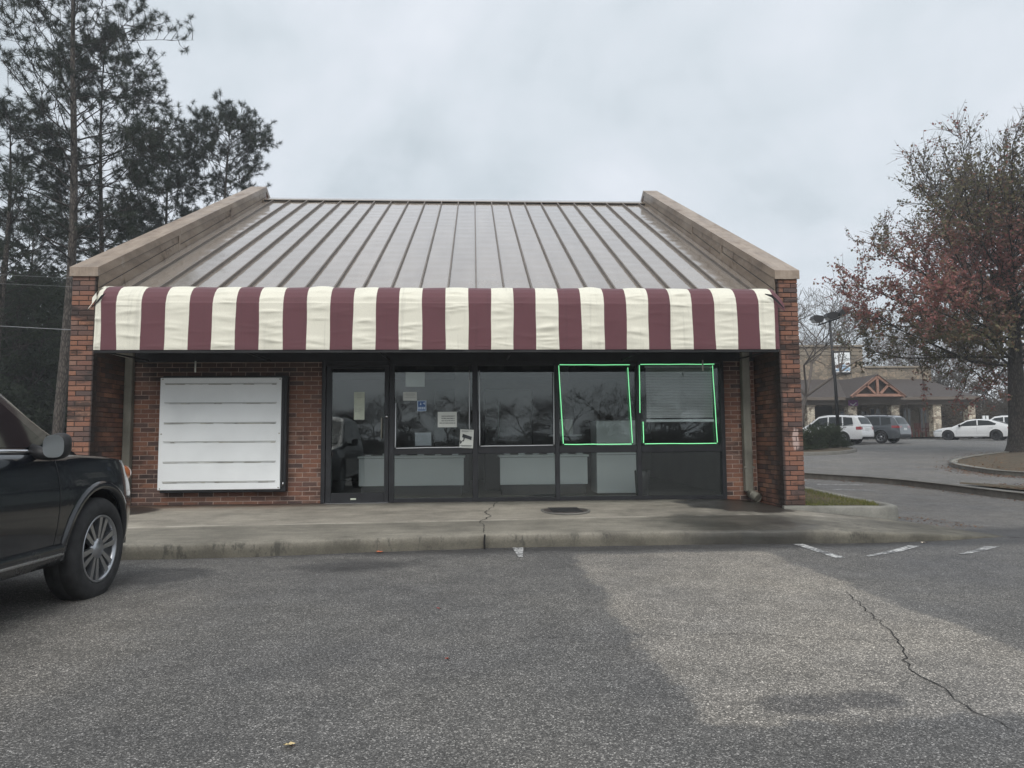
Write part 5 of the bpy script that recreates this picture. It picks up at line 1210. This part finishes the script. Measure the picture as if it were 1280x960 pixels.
def tufts(C, D, rng, n=16, ln=.2, wd=.012, spread=.9):
    """sprays of needles at C pointing roughly along D"""
    m = len(C); d = D[:, None]*(1.0/spread)*.8+rdirs(m*n, rng).reshape(m, n, 3); d /= np.linalg.norm(d, axis=2, keepdims=True)
    l = ln*rng.uniform(.7, 1.15, (m, n, 1)); s = np.cross(d, rdirs(m*n, rng).reshape(m, n, 3)); s /= np.linalg.norm(s, axis=2, keepdims=True)+1e-9
    base = C[:, None]+d*.01+D[:, None]*rng.uniform(-.10, .06, (m, n, 1))
    V = np.stack([base-s*wd, base+s*wd, base+d*l], 2).reshape(-1, 3); return V, np.arange(m*n*3).reshape(-1, 3)

def tree_obj(name, parts, loc, label, cat, group=None, rz=0., sc=(1, 1, 1)):
    o = thing(name, loc, label, cat, group, rz); o.scale = sc
    for nm, me in parts: link_mesh(nm, me, o)
    return o

def pine_parts(H, r, zc, Rc, seed, nb=46, dens=1., lean=0., top=1.6, ntuft=15, wd=.0062):
    """trunk tapering to H; crown from zc upwards, widest radius Rc"""
    rng = np.random.default_rng(seed); S = []; T = []; D = []
    def ax(z): return np.array([lean*(z/H)**1.5*H*.05+.12*math.sin(z*.35+seed), .1*math.cos(z*.3+seed), z])
    zs = np.linspace(-.3, H, 26); rad = lambda z: max(.02, r*(1-(max(z, 0)/H))**.75)
    TS = [[*ax(a), *ax(b), rad(a)*(1.25 if a < .1 else 1), rad(b)] for a, b in zip(zs, zs[1:])]
    for i in range(nb):
        u = (i+rng.uniform(0, 1))/nb; z = zc+(H-.3-zc)*u; az = i*2.4+rng.uniform(-.6, .6)
        L = Rc*(math.sin(PI*min(1, (u*.80+.17)))**.6)*rng.uniform(.7, 1.06)+.25; up_ = rng.uniform(.15, .5)+u*.7
        p = ax(z); d = np.array([math.cos(az), math.sin(az), up_]); d /= np.linalg.norm(d); n = 7; pts = [p]
        for k in range(n):
            d = d+np.array([rng.normal()*.13, rng.normal()*.13, .03+rng.normal()*.09]); d /= np.linalg.norm(d); pts.append(pts[-1]+d*L/n)
        r0 = max(.018, rad(z)*.30*min(1, L/2.5))
        for k in range(n): S.append([*pts[k], *pts[k+1], r0*(1-k/n*.8), r0*(1-(k+1)/n*.8)])
        ns = int((2+L*2.6)*dens)
        for q in range(ns):
            t_ = rng.uniform(.34, 1)**.8; k = min(n-1, int(t_*n)); b0 = pts[k]+(pts[k+1]-pts[k])*(t_*n-k)
            dd = (pts[k+1]-pts[k]); dd /= np.linalg.norm(dd); sd_ = rng.normal(size=3); d2 = dd*.6+sd_*.7; d2[2] += .15; d2 /= np.linalg.norm(d2)
            l2 = rng.uniform(.35, 1.0)*(1.1-t_*.35)*min(1.2, .45+L*.25); nn = 3; q0 = b0
            for j in range(nn):
                d2 = d2+rng.normal(size=3)*.18+np.array([0, 0, .12]); d2 /= np.linalg.norm(d2); q1 = q0+d2*l2/nn; S.append([*q0, *q1, .014*(1-j*.25), .011*(1-j*.25)])
                if j and rng.random() < .85:
                    d3 = d2*.6+rng.normal(size=3)*.7; d3[2] += .4; d3 /= np.linalg.norm(d3); h_ = q1+d3*rng.uniform(.12, .3); S.append([*q1, *h_, .008, .006]); T.append(h_); D.append(d3)
                q0 = q1
            T.append(q0+d2*.05); D.append(d2)
    V, F = prisms(TS, 9); tm = np_mesh('trunk', V, F, M['pine_bark'], smooth=True)
    V, F = prisms(S, 4); bm_ = np_mesh('branches', V, F, M['bark'])
    T = np.array(T); D = np.array(D); V, F = tufts(T, D, rng, ntuft, .20, wd, spread=1.7)
    lm = np_mesh('crown', V, F, M['needles'], attr=np.repeat(rng.random(len(T))*.7+.3*rng.random(len(T)), ntuft*3))
    return [('trunk', tm), ('branches', bm_), ('crown', lm)]

def bush_parts(H, R, seed, n=16000, m='evergreen', trunk=True, clumps=60, ls=.14, z0=.1, twig=True):
    rng = np.random.default_rng(seed)
    c = rdirs(clumps, rng)*rng.uniform(.45, 1, (clumps, 1)); c[:, 2] = np.abs(c[:, 2]+.3)
    cz = z0*H+(H*(1-z0))*(c[:, 2:3]/1.3); k = 1-.35*(cz/H)
    C = np.concatenate([c[:, :2]*R*k, cz], 1); per = n//clumps; rr_ = rng.uniform(.16, .34, (clumps, 1, 1))*R*.9
    P = (C[:, None]+rdirs(n//clumps*clumps, rng).reshape(clumps, per, 3)*rr_*np.array([1, 1, .75])*rng.uniform(.55, 1.05, (clumps, per, 1))).reshape(-1, 3)
    P[:, 2] = np.maximum(P[:, 2], .02)
    V, F = quads(P, rng.uniform(.7, 1.3, len(P))*ls, rng.uniform(.35, .6, len(P))*ls, rng)
    at = np.repeat(np.repeat(rng.random(clumps)*.5, per)+rng.random(len(P))*.5, 4)
    out = [('crown', np_mesh('crown', V, F, M[m], attr=at))]
    S = [[0, 0, -.2, 0, 0, H*.55, R*.05, R*.03]] if trunk else []
    for i in range(clumps): S.append([0, 0, H*rng.uniform(.05, .5) if trunk else .0, *C[i], R*.016, .008])
    V, F = prisms(S, 5); out.append(('branches', np_mesh('branches', V, F, M['bark'])))
    return out

def bare_parts(H, seed, spread=.5, depth=6, r0=.16, m='bark', mt='twig', fork=(2, 4), leaves=None, first=.22, minr=.006, twigk=3, leafsize=.1, droop=0.):
    rng = np.random.default_rng(seed); S = []; E = []
    def grow(p, d, L, r, lev):
        n = 3; q = p
        for k in range(n):
            d = d+rng.normal(size=3)*.11+np.array([0, 0, .05-droop*(lev > 2)]); d /= np.linalg.norm(d); e = q+d*L/n; ra = r*(1-.28*k/n); rb_ = r*(1-.28*(k+1)/n); S.append((*q, *e, max(ra, minr), max(rb_, minr), lev)); q = e
            if lev >= 2 and rng.random() < .75:      # side shoots
                s = rng.normal(size=3); s /= np.linalg.norm(s); dd = d*.6+s*.8; dd /= np.linalg.norm(dd)
                if lev < depth: grow(q, dd, L*rng.uniform(.4, .6), r*.42, max(lev+1, depth-1))
        if lev >= depth: E.append((*q, *d)); return
        m_ = rng.integers(*fork)+(1 if lev == 0 else 0)
        for i in range(m_):
            a = rng.uniform(0, 2*PI) if lev else 2*PI*i/m_+rng.uniform(-.4, .4); s = np.array([math.cos(a), math.sin(a), rng.uniform(-.25, .3)]); dd = d*rng.uniform(.55, 1.0)+s*spread*rng.uniform(.8, 1.5); dd /= np.linalg.norm(dd)
            grow(q, dd, L*rng.uniform(.62, .86), r*rng.uniform(.52, .68), lev+1)
    grow(np.array([0, 0, -.2]), np.array([0, 0, 1.]), H*first+.2, r0, 0)
    S = np.array(S); mx = S[:, 5].max(); S[:, :6] *= H/mx
    thick = S[:, 8] <= 2; V, F = prisms(S[S[:, 8] <= 1][:, :8], 9); out = [('trunk', np_mesh('trunk', V, F, M[m], smooth=True))]
    V, F = prisms(S[S[:, 8] > 1][:, :8], twigk); out.append(('branches', np_mesh('branches', V, F, M[mt])))
    if leaves:
        E = np.array(E); E[:, :3] *= H/mx; T = S[S[:, 8] >= depth-1]; n = leaves; idx = rng.integers(0, len(T), n); t_ = rng.random((n, 1)); P = T[idx, :3]*(1-t_)+T[idx, 3:6]*t_
        zf = P[:, 2]/H; keep = rng.random(n) < np.clip(1.25-zf*1.15, .05, 1); P = P[keep]+rng.normal(size=(keep.sum(), 3))*.06
        V, F = quads(P, rng.uniform(.7, 1.25, len(P))*leafsize, rng.uniform(.55, .9, len(P))*leafsize, rng)
        out.append(('leaves', np_mesh('leaves', V, F, M['autumn'], attr=np.repeat(rng.random(len(P)), 4))))
    return out

PG = 'tall pines behind the shop to the left'
pA = pine_parts(21.5, .185, 7.0, 3.9, 11, nb=76, dens=1.15, ntuft=46)
pB = pine_parts(16.8, .145, 8.0, 3.2, 12, nb=54, dens=1.2, ntuft=46)
pC = pine_parts(14.4, .17, 9.0, 2.6, 13, nb=44, dens=1.5, ntuft=46)
pD = pine_parts(15.5, .15, 11.4, 2.15, 14, nb=40, dens=1.4, ntuft=46)
tree_obj('pine_tree', pA, (atx(77, 25), 25, 0), 'tallest pine, its thick bare trunk rising just left of the brick pier', 'pine tree', PG)
tree_obj('pine_tree', pB, (atx(118, 28), 28, 0), 'second tall pine with a slim forked trunk right of the tallest', 'pine tree', PG)
tree_obj('pine_tree', pC, (atx(205, 33), 33, .3), 'dense dark round topped pine behind the left roof slope', 'pine tree', PG)
tree_obj('pine_tree', pD, (atx(277, 32), 32, .3), 'rightmost pine with a rounded crown standing clear against the sky', 'pine tree', PG)
tree_obj('pine_tree', pA, (atx(-4, 27), 27, 0), 'pine whose trunk stands at the left edge of the picture', 'pine tree', PG, rz=2.2, sc=(.95, .95, .62))
tree_obj('pine_tree', pC, (atx(165, 35), 35, .4), 'lower dark pine between the forked pine and the round topped one', 'pine tree', PG, rz=1.3, sc=(1.05, 1.05, .80))
tree_obj('pine_tree', pB, (atx(30, 36), 36, .3), 'slim pine deep in the wood left of the tallest trunk', 'pine tree', PG, rz=4, sc=(1, 1, .72))
tree_obj('pine_tree', pC, (atx(240, 38), 38, .4), 'dark pine half hidden between the two rightmost crowns', 'pine tree', PG, rz=3, sc=(.9, .9, .86))
bE = [bush_parts(8.5, 3.2, 21, 26000, clumps=90, ls=.17), bush_parts(7.0, 2.8, 22, 22000, clumps=80, ls=.17)]
for i, (px, Y, k, sc, lb) in enumerate([(20, 31, 0, 1.1, 'leftmost dark evergreen under the pines'), (60, 34, 1, 1.15, 'dark evergreen behind the tallest pine trunk'), (105, 37, 0, 1.15, 'dark evergreen behind the forked pine trunk'), (150, 40, 1, 1.35, 'dark evergreen just left of the roof parapet'), (200, 41, 0, 1.15, 'dark evergreen behind the middle of the left parapet'), (245, 42, 1, 1.3, 'dark evergreen rising behind the upper left parapet'), (290, 44, 1, 1.1, 'rightmost dark evergreen, lowest behind the parapet'), (-10, 40, 0, 1.35, 'tall evergreen filling the left edge of the wood'), (40, 44, 1, 1.6, 'evergreen at the back of the wood left of the tallest trunk'), (90, 46, 0, 1.35, 'evergreen at the back of the wood beside the pier')]):
    tree_obj('evergreen_tree', bE[k], (atx(px, Y), Y, g(0, Y)), lb, 'evergreen tree', 'evergreens under the pines', rz=i*1.1, sc=(sc, sc, sc))
bS = bush_parts(2.6, 1.9, 23, 9000, clumps=50, ls=.13, trunk=False, z0=.02)
for i, (px, Y, lb) in enumerate([(8, 31, 'undergrowth bush at the far left under the pines'), (50, 33, 'undergrowth bush left of the tallest pine trunk'), (96, 32, 'undergrowth bush between trunk and brick pier'), (30, 38, 'undergrowth bush deeper in the wood at left')]):
    tree_obj('undergrowth_bush', bS, (atx(px, Y), Y, g(0, Y)-.02), lb, 'bush', 'bushes under the pines', rz=i*2., sc=(1.3, 1.2, 1.5))

# leafy red tree at the right edge and bare trees beyond
def broad_parts(H, r, z0, Rc, seed, nb=40, nleaf=42000, ls=.12):
    """one straight trunk carrying many long upswept limbs with fine twigs and thinning leaves"""
    rng = np.random.default_rng(seed); TS = []; S = []; TW = []
    rad = lambda z: max(.03, r*(1-z/H)**.85*(1+.5*math.exp(-max(z, 0)*3)))
    ax = lambda z: np.array([.12*math.sin(z*.5), .1*math.sin(z*.4+1), z]); zs = np.linspace(-.2, H*.93, 22); zs = np.concatenate([[-.2, .0, .15, .35], zs[2:]])
    for a, b in zip(zs, zs[1:]): TS.append([*ax(a), *ax(b), rad(max(a, 0)), rad(max(b, 0))])
    def path(p, d, L, n, r0, r1, jit, lift, out):
        P = [p]
        for k in range(n):
            d = d+rng.normal(size=3)*jit+np.array([0, 0, lift]); d = d/np.linalg.norm(d); q = P[-1]+d*L/n; out.append([*P[-1], *q, r0+(r1-r0)*k/n, r0+(r1-r0)*(k+1)/n]); P.append(q)
        return P, d
    for i in range(nb):
        u = (i+.5)/nb; z = z0+(H*.9-z0)*u**1.1; az = i*2.39996+rng.uniform(-.4, .4); L = Rc*(1.0-.38*u**2.2)*rng.uniform(.86, 1.06); el = .06+.78*u+rng.uniform(-.08, .12)
        d = np.array([math.cos(az)*math.cos(el), math.sin(az)*math.cos(el), math.sin(el)]); n = 9; r0 = rad(z)*.25
        P, _ = path(ax(z), d, L, n, r0, .014, .09, .045+.02*u, S)
        for k in range(2, n+1):
            for _q in range(2 if k < n else 3):
                dd = P[k]-P[k-1]; dd /= np.linalg.norm(dd); sdv = rng.normal(size=3); sdv[2] += .25; d2 = dd*.7+sdv*.6; d2 /= np.linalg.norm(d2); L2 = L*.34*(1.15-k/n*.55)*rng.uniform(.6, 1.15)
                P2_, _ = path(P[k], d2, L2, 5, .020*(1.3-k/n*.6), .009, .13, .05, S)
                for m_ in range(1, 6):
                    for _w in range(2):
                        dd2 = P2_[m_]-P2_[m_-1]; dd2 /= np.linalg.norm(dd2); d3 = dd2*.75+rng.normal(size=3)*.6; d3[2] += .15; d3 /= np.linalg.norm(d3)
                        path(P2_[m_], d3, rng.uniform(.35, .95), 3, .009, .0055, .14, .06, TW)
    S = np.array(S); TW = np.array(TW); V, F = prisms(TS, 12); out = [('trunk', np_mesh('trunk', V, F, M['bark'], smooth=True))]
    V, F = prisms(S, 5); out.append(('limbs', np_mesh('limbs', V, F, M['bark']))); V, F = prisms(TW, 3); out.append(('twigs', np_mesh('twigs', V, F, M['twig'])))
    idx = rng.integers(0, len(TW), nleaf); P = TW[idx, :3]+(TW[idx, 3:6]-TW[idx, :3])*rng.random((nleaf, 1)); zf = P[:, 2]/H
    clump = (np.sin(P[:, 0]*1.3+1)*np.sin(P[:, 1]*1.1)*np.sin(P[:, 2]*1.6+2)+1)/2
    keep = rng.random(nleaf) < np.clip(1.4-zf*1.1, .12, 1)*(.35+.65*clump); P = P[keep]+rng.normal(size=(keep.sum(), 3))*.05
    V, F = quads(P, rng.uniform(.7, 1.25, len(P))*ls, rng.uniform(.6, .95, len(P))*ls, rng)
    red = np.clip(.34+.30*np.sin(P[:, 2]*.9-P[:, 0]*.35+.5)+rng.normal(size=len(P))*.16, 0, 1)
    out.append(('leaves', np_mesh('leaves', V, F, M['autumn'], attr=np.repeat(red, 4)))); return out
rt_ = broad_parts(10.4, .36, 3.3, 6.6, 31, nb=60, nleaf=190000, ls=.12)
Y_ = 27.6; X_ = atx(1275, 27.6, 520)
tree_obj('autumn_tree', rt_, (X_, Y_, gn(X_, Y_)+.1), 'broad tree with dark trunk and thinning red and green leaves at the right edge', 'tree', rz=.7)
bt = bare_parts(11, 41, spread=.5, depth=6, r0=.15, fork=(2, 4), first=.2, minr=.009, m='twig_far', mt='twig_far')
bt2 = bare_parts(13, 42, spread=.42, depth=6, r0=.17, fork=(2, 4), first=.24, minr=.010, m='twig', mt='twig')
tree_obj('bare_tree', bt, (20.6, 44.5, gn(20, 44)), 'pale leafless tree rising behind the hedge beside the brick pier', 'bare tree', rz=1.)
tree_obj('bare_tree', bt2, (27.6, 34, gn(26, 34)), 'tall leafless tree behind the red tree, reaching highest at the right edge', 'bare tree', rz=2., sc=(1.15, 1.15, 1.08))
far = [(32, 82, 1.0), (36.5, 80, .9), (40, 78, 1.05), (43.5, 80, .95), (46.5, 76, 1.1), (49, 72, 1.0), (51.5, 76, 1.15), (54, 70, 1.05), (57, 74, 1.1), (61, 72, 1.1), (45, 90, 1.2), (52, 90, 1.3), (58, 88, 1.3), (24, 84, 1.0)]
names = ['just right of the gable top', 'above the low stone wall', 'over the right end of the stone wall', 'over the hip of the porch roof', 'beyond the corner of the porch roof', 'beyond the last porch column', 'behind the two pale posts', 'left of the dark trunk, in front', 'just behind the dark trunk', 'right of the dark trunk', 'far back over the porch hip', 'far back left of the dark trunk', 'far back behind the dark trunk', 'behind the tall stone wall']
for i, ((x, y, s), lb) in enumerate(zip(far, names)):
    tree_obj('bare_tree', bt if i % 2 else bt2, (x, y, 1.3), 'leafless tree in the far wood, '+lb, 'bare tree', 'bare trees beyond the restaurant', rz=i*1.7, sc=(s, s, s*.92))
M['brush'] = leafmat('brown winter brush', [(.15, (.04, .034, .026)), (.5, (.085, .068, .05)), (.85, (.14, .11, .075))])
bb = bush_parts(5.0, 3.6, 51, 16000, m='brush', clumps=80, ls=.16, trunk=False, z0=.02)
for i, (x, y, s, lb) in enumerate([(40.5, 63, 1, 'brown brush behind the end of the porch'), (45, 62, 1.05, 'brown brush behind the pale posts'), (49.5, 62, 1.1, 'brown brush left of the dark trunk'), (54, 62, 1.1, 'brown brush behind the dark trunk'), (59, 63, 1.1, 'brown brush right of the dark trunk'), (43, 70, 1.35, 'taller brown brush deep behind the porch end'), (49, 71, 1.4, 'taller brown brush deep behind the posts'), (56, 71, 1.4, 'taller brown brush deep behind the dark trunk')]):
    tree_obj('winter_bush', bb, (x, y, 1.2), lb, 'bush', 'winter brush beyond the lot', rz=i*2.2, sc=(s, s, s))
hb = bush_parts(.95, .85, 61, 7000, m='hedge', clumps=50, ls=.055, trunk=False, z0=.02)
for i, (x, y, s, lb) in enumerate([(13.6, 30.2, 1.05, 'hedge bush nearest the brick pier'), (14.9, 31.3, 1.15, 'second hedge bush from the pier'), (16.2, 32.6, 1.1, 'third hedge bush from the pier'), (17.3, 34.2, 1.2, 'hedge bush just left of the lamp post'), (18.0, 36.2, 1.35, 'rightmost rounded hedge bush at the lamp post')]):
    tree_obj('hedge_bush', hb, (x, y, gn(x, y)+.12), lb, 'bush', 'hedge on the planted island', rz=i*1.9, sc=(s, s, s*1.05))

# trees and wires across the street, seen mirrored in the shop windows
for i, (x, y, s, k) in enumerate([(-33, -52, .8, 1), (-24, -50, .85, 0), (-15.5, -53, .8, 1), (-6.5, -51, .8, 0), (1.5, -52, .85, 1), (10, -50, .8, 0), (18.5, -53, .85, 1), (27, -51, .8, 0), (-38, -58, 1, 0), (-29, -62, 1.1, 1), (-20, -57, 1, 0), (-11, -61, .9, 1), (-3, -63, .9, 0), (6, -60, .95, 1), (14, -62, 1, 0), (23, -59, 1.05, 1), (32, -62, 1, 0), (42, -60, 1.1, 1)]):
    lab = 'leafless tree across the street'; tree_obj('bare_tree', bt if k else bt2, (x, y, 0), lab, 'bare tree', 'leafless trees across the street', rz=i, sc=(s, s, s*.6))
for i, (x, y, s) in enumerate([(-38, -46, 1.0), (-31, -47, .8), (-25, -45, 1.0), (-19, -46, .75), (-12, -47, .9), (-6, -45, .75), (0, -46, .9), (6, -47, .7), (12, -46, .9), (18, -45, .8), (24, -47, 1), (31, -46, .85)]):
    tree_obj('winter_bush', bb, (x, y, 0), 'brown brush across the street', 'bush', 'brush across the street', rz=i*1.4, sc=(s*1.4, s, s*.85))
def wire(name, p0, p1, sag, r, lb, grp):
    P = [(p0[0]+(p1[0]-p0[0])*k/24, p0[1]+(p1[1]-p0[1])*k/24, p0[2]+(p1[2]-p0[2])*k/24-sag*4*(k/24)*(1-k/24)) for k in range(25)]
    o = thing(name, p0, lb, 'cable', grp); mb = MB(); mb.tube(P, r, 5); mb.build('wire', M['wire'], o)
M['wire'] = mat('pale cable sheath', (.2, .21, .22), .5)
wire('power_line', (-24, 17, 4.95), (-6, 22, 4.3), .2, .012, 'lowest and brightest cable crossing the wood left of the pier', 'cables left of the pier')
wire('power_line', (-24, 18, 6.35), (-6, 22, 6.0), .3, .004, 'uppermost thin cable crossing the wood left of the pier', 'cables left of the pier')
wire('power_line', (-24, 18, 6.1), (-6, 22, 5.75), .3, .004, 'middle thin cable crossing the wood left of the pier', 'cables left of the pier')
wire('power_line', (-40, -14, 6.2), (40, -13, 6.6), .8, .015, 'cable along the street behind the viewpoint', 'street cables')
wire('power_line', (-40, -14, 5.4), (40, -13, 5.6), .8, .015, 'cable along the street behind the viewpoint', 'street cables')

# grass blades
rng = np.random.default_rng(9); n = 15000; x = rng.uniform(4.6, 5.95, n); y = 9.76+(rng.random(n)**1.4)*6
lim = np.interp(y, [9.76, 10.2, 13], [5.6, 5.8, 5.95])-.03; k = x < lim; x, y = x[k], y[k]; n = len(x)
z = .2+.025*np.maximum(0, y-11); h = rng.uniform(.02, .065, n); a = rng.uniform(0, 2*PI, n); ln = rng.normal(size=(n, 2))*.02
w_ = .004; V = np.stack([np.stack([x-np.cos(a)*w_, y-np.sin(a)*w_, z], 1), np.stack([x+np.cos(a)*w_, y+np.sin(a)*w_, z], 1), np.stack([x+ln[:, 0], y+ln[:, 1], z+h], 1)], 1).reshape(-1, 3)
M['grass'] = leafmat('winter grass', [(.15, (.06, .075, .02)), (.5, (.14, .16, .045)), (.75, (.21, .2, .07)), (.95, (.24, .17, .08))], big=1.2)
o = link_mesh('grass', np_mesh('grass', V, np.arange(n*3).reshape(-1, 3), M['grass'], attr=np.repeat(rng.random(n), 3))); tag(o, 'short yellow green grass in the bed beside the right pier', 'grass', kind='stuff')

# fallen leaves: drifts as stuff, single ones near the camera as things
def leaf_cloud(pts, sz, lift=.006):
    rng = np.random.default_rng(len(pts)); C = np.array([(a, b, c+lift) for a, b, c in pts]); n = len(C)
    a = rng.uniform(0, 2*PI, n); A = np.stack([np.cos(a), np.sin(a), rng.normal(size=n)*.25], 1); B = np.stack([-np.sin(a), np.cos(a), rng.normal(size=n)*.25], 1)
    s = rng.uniform(.6, 1.3, (n, 1))*sz; V = np.stack([C-A*s*.6, C+B*s*.4, C+A*s*.6, C-B*s*.4], 1).reshape(-1, 3); V[:, 2] = np.maximum(V[:, 2], np.repeat(C[:, 2]-lift*.6, 4))
    return np_mesh('fallen_leaves', V, np.arange(n*4).reshape(-1, 4), M['dead_leaf'], attr=np.repeat(rng.random(n), 4))
rr = random.Random(2); pts = []
for i in range(900):
    q = LKS[rr.randrange(6, 60) % len(LKS)]; d_ = abs(rr.gauss(0, .18)); x, y = q[0]-d_-.03+rr.uniform(-.3, .3)*.3, q[1]+rr.uniform(-.4, .4); pts.append((min(x, lane_x(y)-.03), y, g(x, y)))
tag(link_mesh('fallen_leaves', leaf_cloud(pts, .03)), 'brown leaves drifted along the foot of the lane kerb', 'fallen leaves', kind='stuff')
pts = []
for i in range(2600):
    q = ISL[rr.randrange(len(ISL))]; u = rr.random()**2*.35; x, y = q[0]+(40-q[0])*u+rr.uniform(-.5, .5), q[1]+(22-q[1])*u+rr.uniform(-.4, .4); pts.append((x, y, gn(x, y)+.14))
for i in range(900): q = ISL[rr.randrange(8, 26) % len(ISL)]; x, y = q[0]-abs(rr.gauss(0, .35)), q[1]+rr.uniform(-.7, .3); pts.append((x, y, gn(x, y)+.004))
tag(link_mesh('fallen_leaves', leaf_cloud(pts, .045)), 'brown leaves strewn over the tree island and its kerb', 'fallen leaves', kind='stuff')
pts = [(rr.uniform(9.9, 11.2), rr.uniform(10.5, 14), .0) for _ in range(900)]; pts = [(a, b, gn(a, b)+.04) for a, b, c in pts if a > lane_x(b)+.2]
tag(link_mesh('fallen_leaves', leaf_cloud(pts, .04)), 'brown leaves on the verge behind the lane kerb', 'fallen leaves', kind='stuff')
pts = [(rr.uniform(5.95, 6.5), rr.uniform(8.9, 10.2), .004) for _ in range(200)]
tag(link_mesh('fallen_leaves', leaf_cloud(pts, .022)), 'reddish leaf crumbs gathered at the end of the short kerb', 'fallen leaves', kind='stuff')
def one_leaf(x, y, z, s, c, lb, nm='fallen_leaf'):
    o = thing(nm, (x, y, z), lb, 'leaf', 'single leaves on the asphalt'); mb = MB(); P = []
    n = 11; rr = random.Random(int(abs(x)*100))
    ring = [(x+s*(.5+.5*(k % 2))*math.cos(2*PI*k/n)*rr.uniform(.7, 1), y+s*(.5+.5*(k % 2))*math.sin(2*PI*k/n)*rr.uniform(.7, 1), z+.006+.012*rr.random()) for k in range(n)]
    mb.add(ring+[(x, y, z+.008)], [(k, (k+1) % n, n) for k in range(n)]); mb.build('blade', mat('leaf '+nm, c, .7), o)
    mb = MB(); mb.tube([(x, y, z+.008), (x+s*.9, y-s*.8, z+.012)], .0018, 4); mb.build('stem', M['dead_leaf'], o)
one_leaf(-.703, 2.863, 0, .03, (.62, .5, .27), 'pale yellow leaf lying on the asphalt nearest the viewer')
one_leaf(-.99, 7.66, 0, .055, (.5, .14, .06), 'curled orange leaf at the foot of the kerb')
one_leaf(4.88, 7.72, 0, .035, (.7, .6, .48), 'pale scrap at the foot of the kerb right of the shop')
one_leaf(-.25, 5.05, 0, .018, (.35, .08, .07), 'thin reddish scrap on the asphalt in the middle of the lot')
one_leaf(-.15, 3.9, 0, .016, (.45, .15, .12), 'small pink scrap on the asphalt above the yellow leaf')
rng = np.random.default_rng(4); n = 260; xx = rng.uniform(-4, 7, n); yy2 = rng.uniform(2.2, 7.5, n)
V, F = prisms([[a, b, .001, a+.004, b+.003, .004, s_, s_*.6] for a, b, s_ in zip(xx, yy2, rng.uniform(.0025, .006, n))], 5)
o = link_mesh('grit', np_mesh('grit', V, F, M['kerb_light'])); tag(o, 'loose pale grit scattered over the asphalt', 'grit', kind='stuff')

# thin damp air
mb = MB(); mb.box(-120, 140, -90, 130, -1.2, 27); hz = mb.mesh('haze'); m = bpy.data.materials.new('damp air'); m.use_nodes = True; t = NT(m.node_tree); t.n.remove(t.n['Principled BSDF'])
pv = t.new('ShaderNodeVolumePrincipled'); pv.inputs['Color'].default_value = (.9, .93, .96, 1); pv.inputs['Density'].default_value = .0017; pv.inputs['Anisotropy'].default_value = .2; t.l.new(pv.outputs[0], t.n['Material Output'].inputs['Volume'])
tag(link_mesh('haze', hz, None, m), kind='stuff')
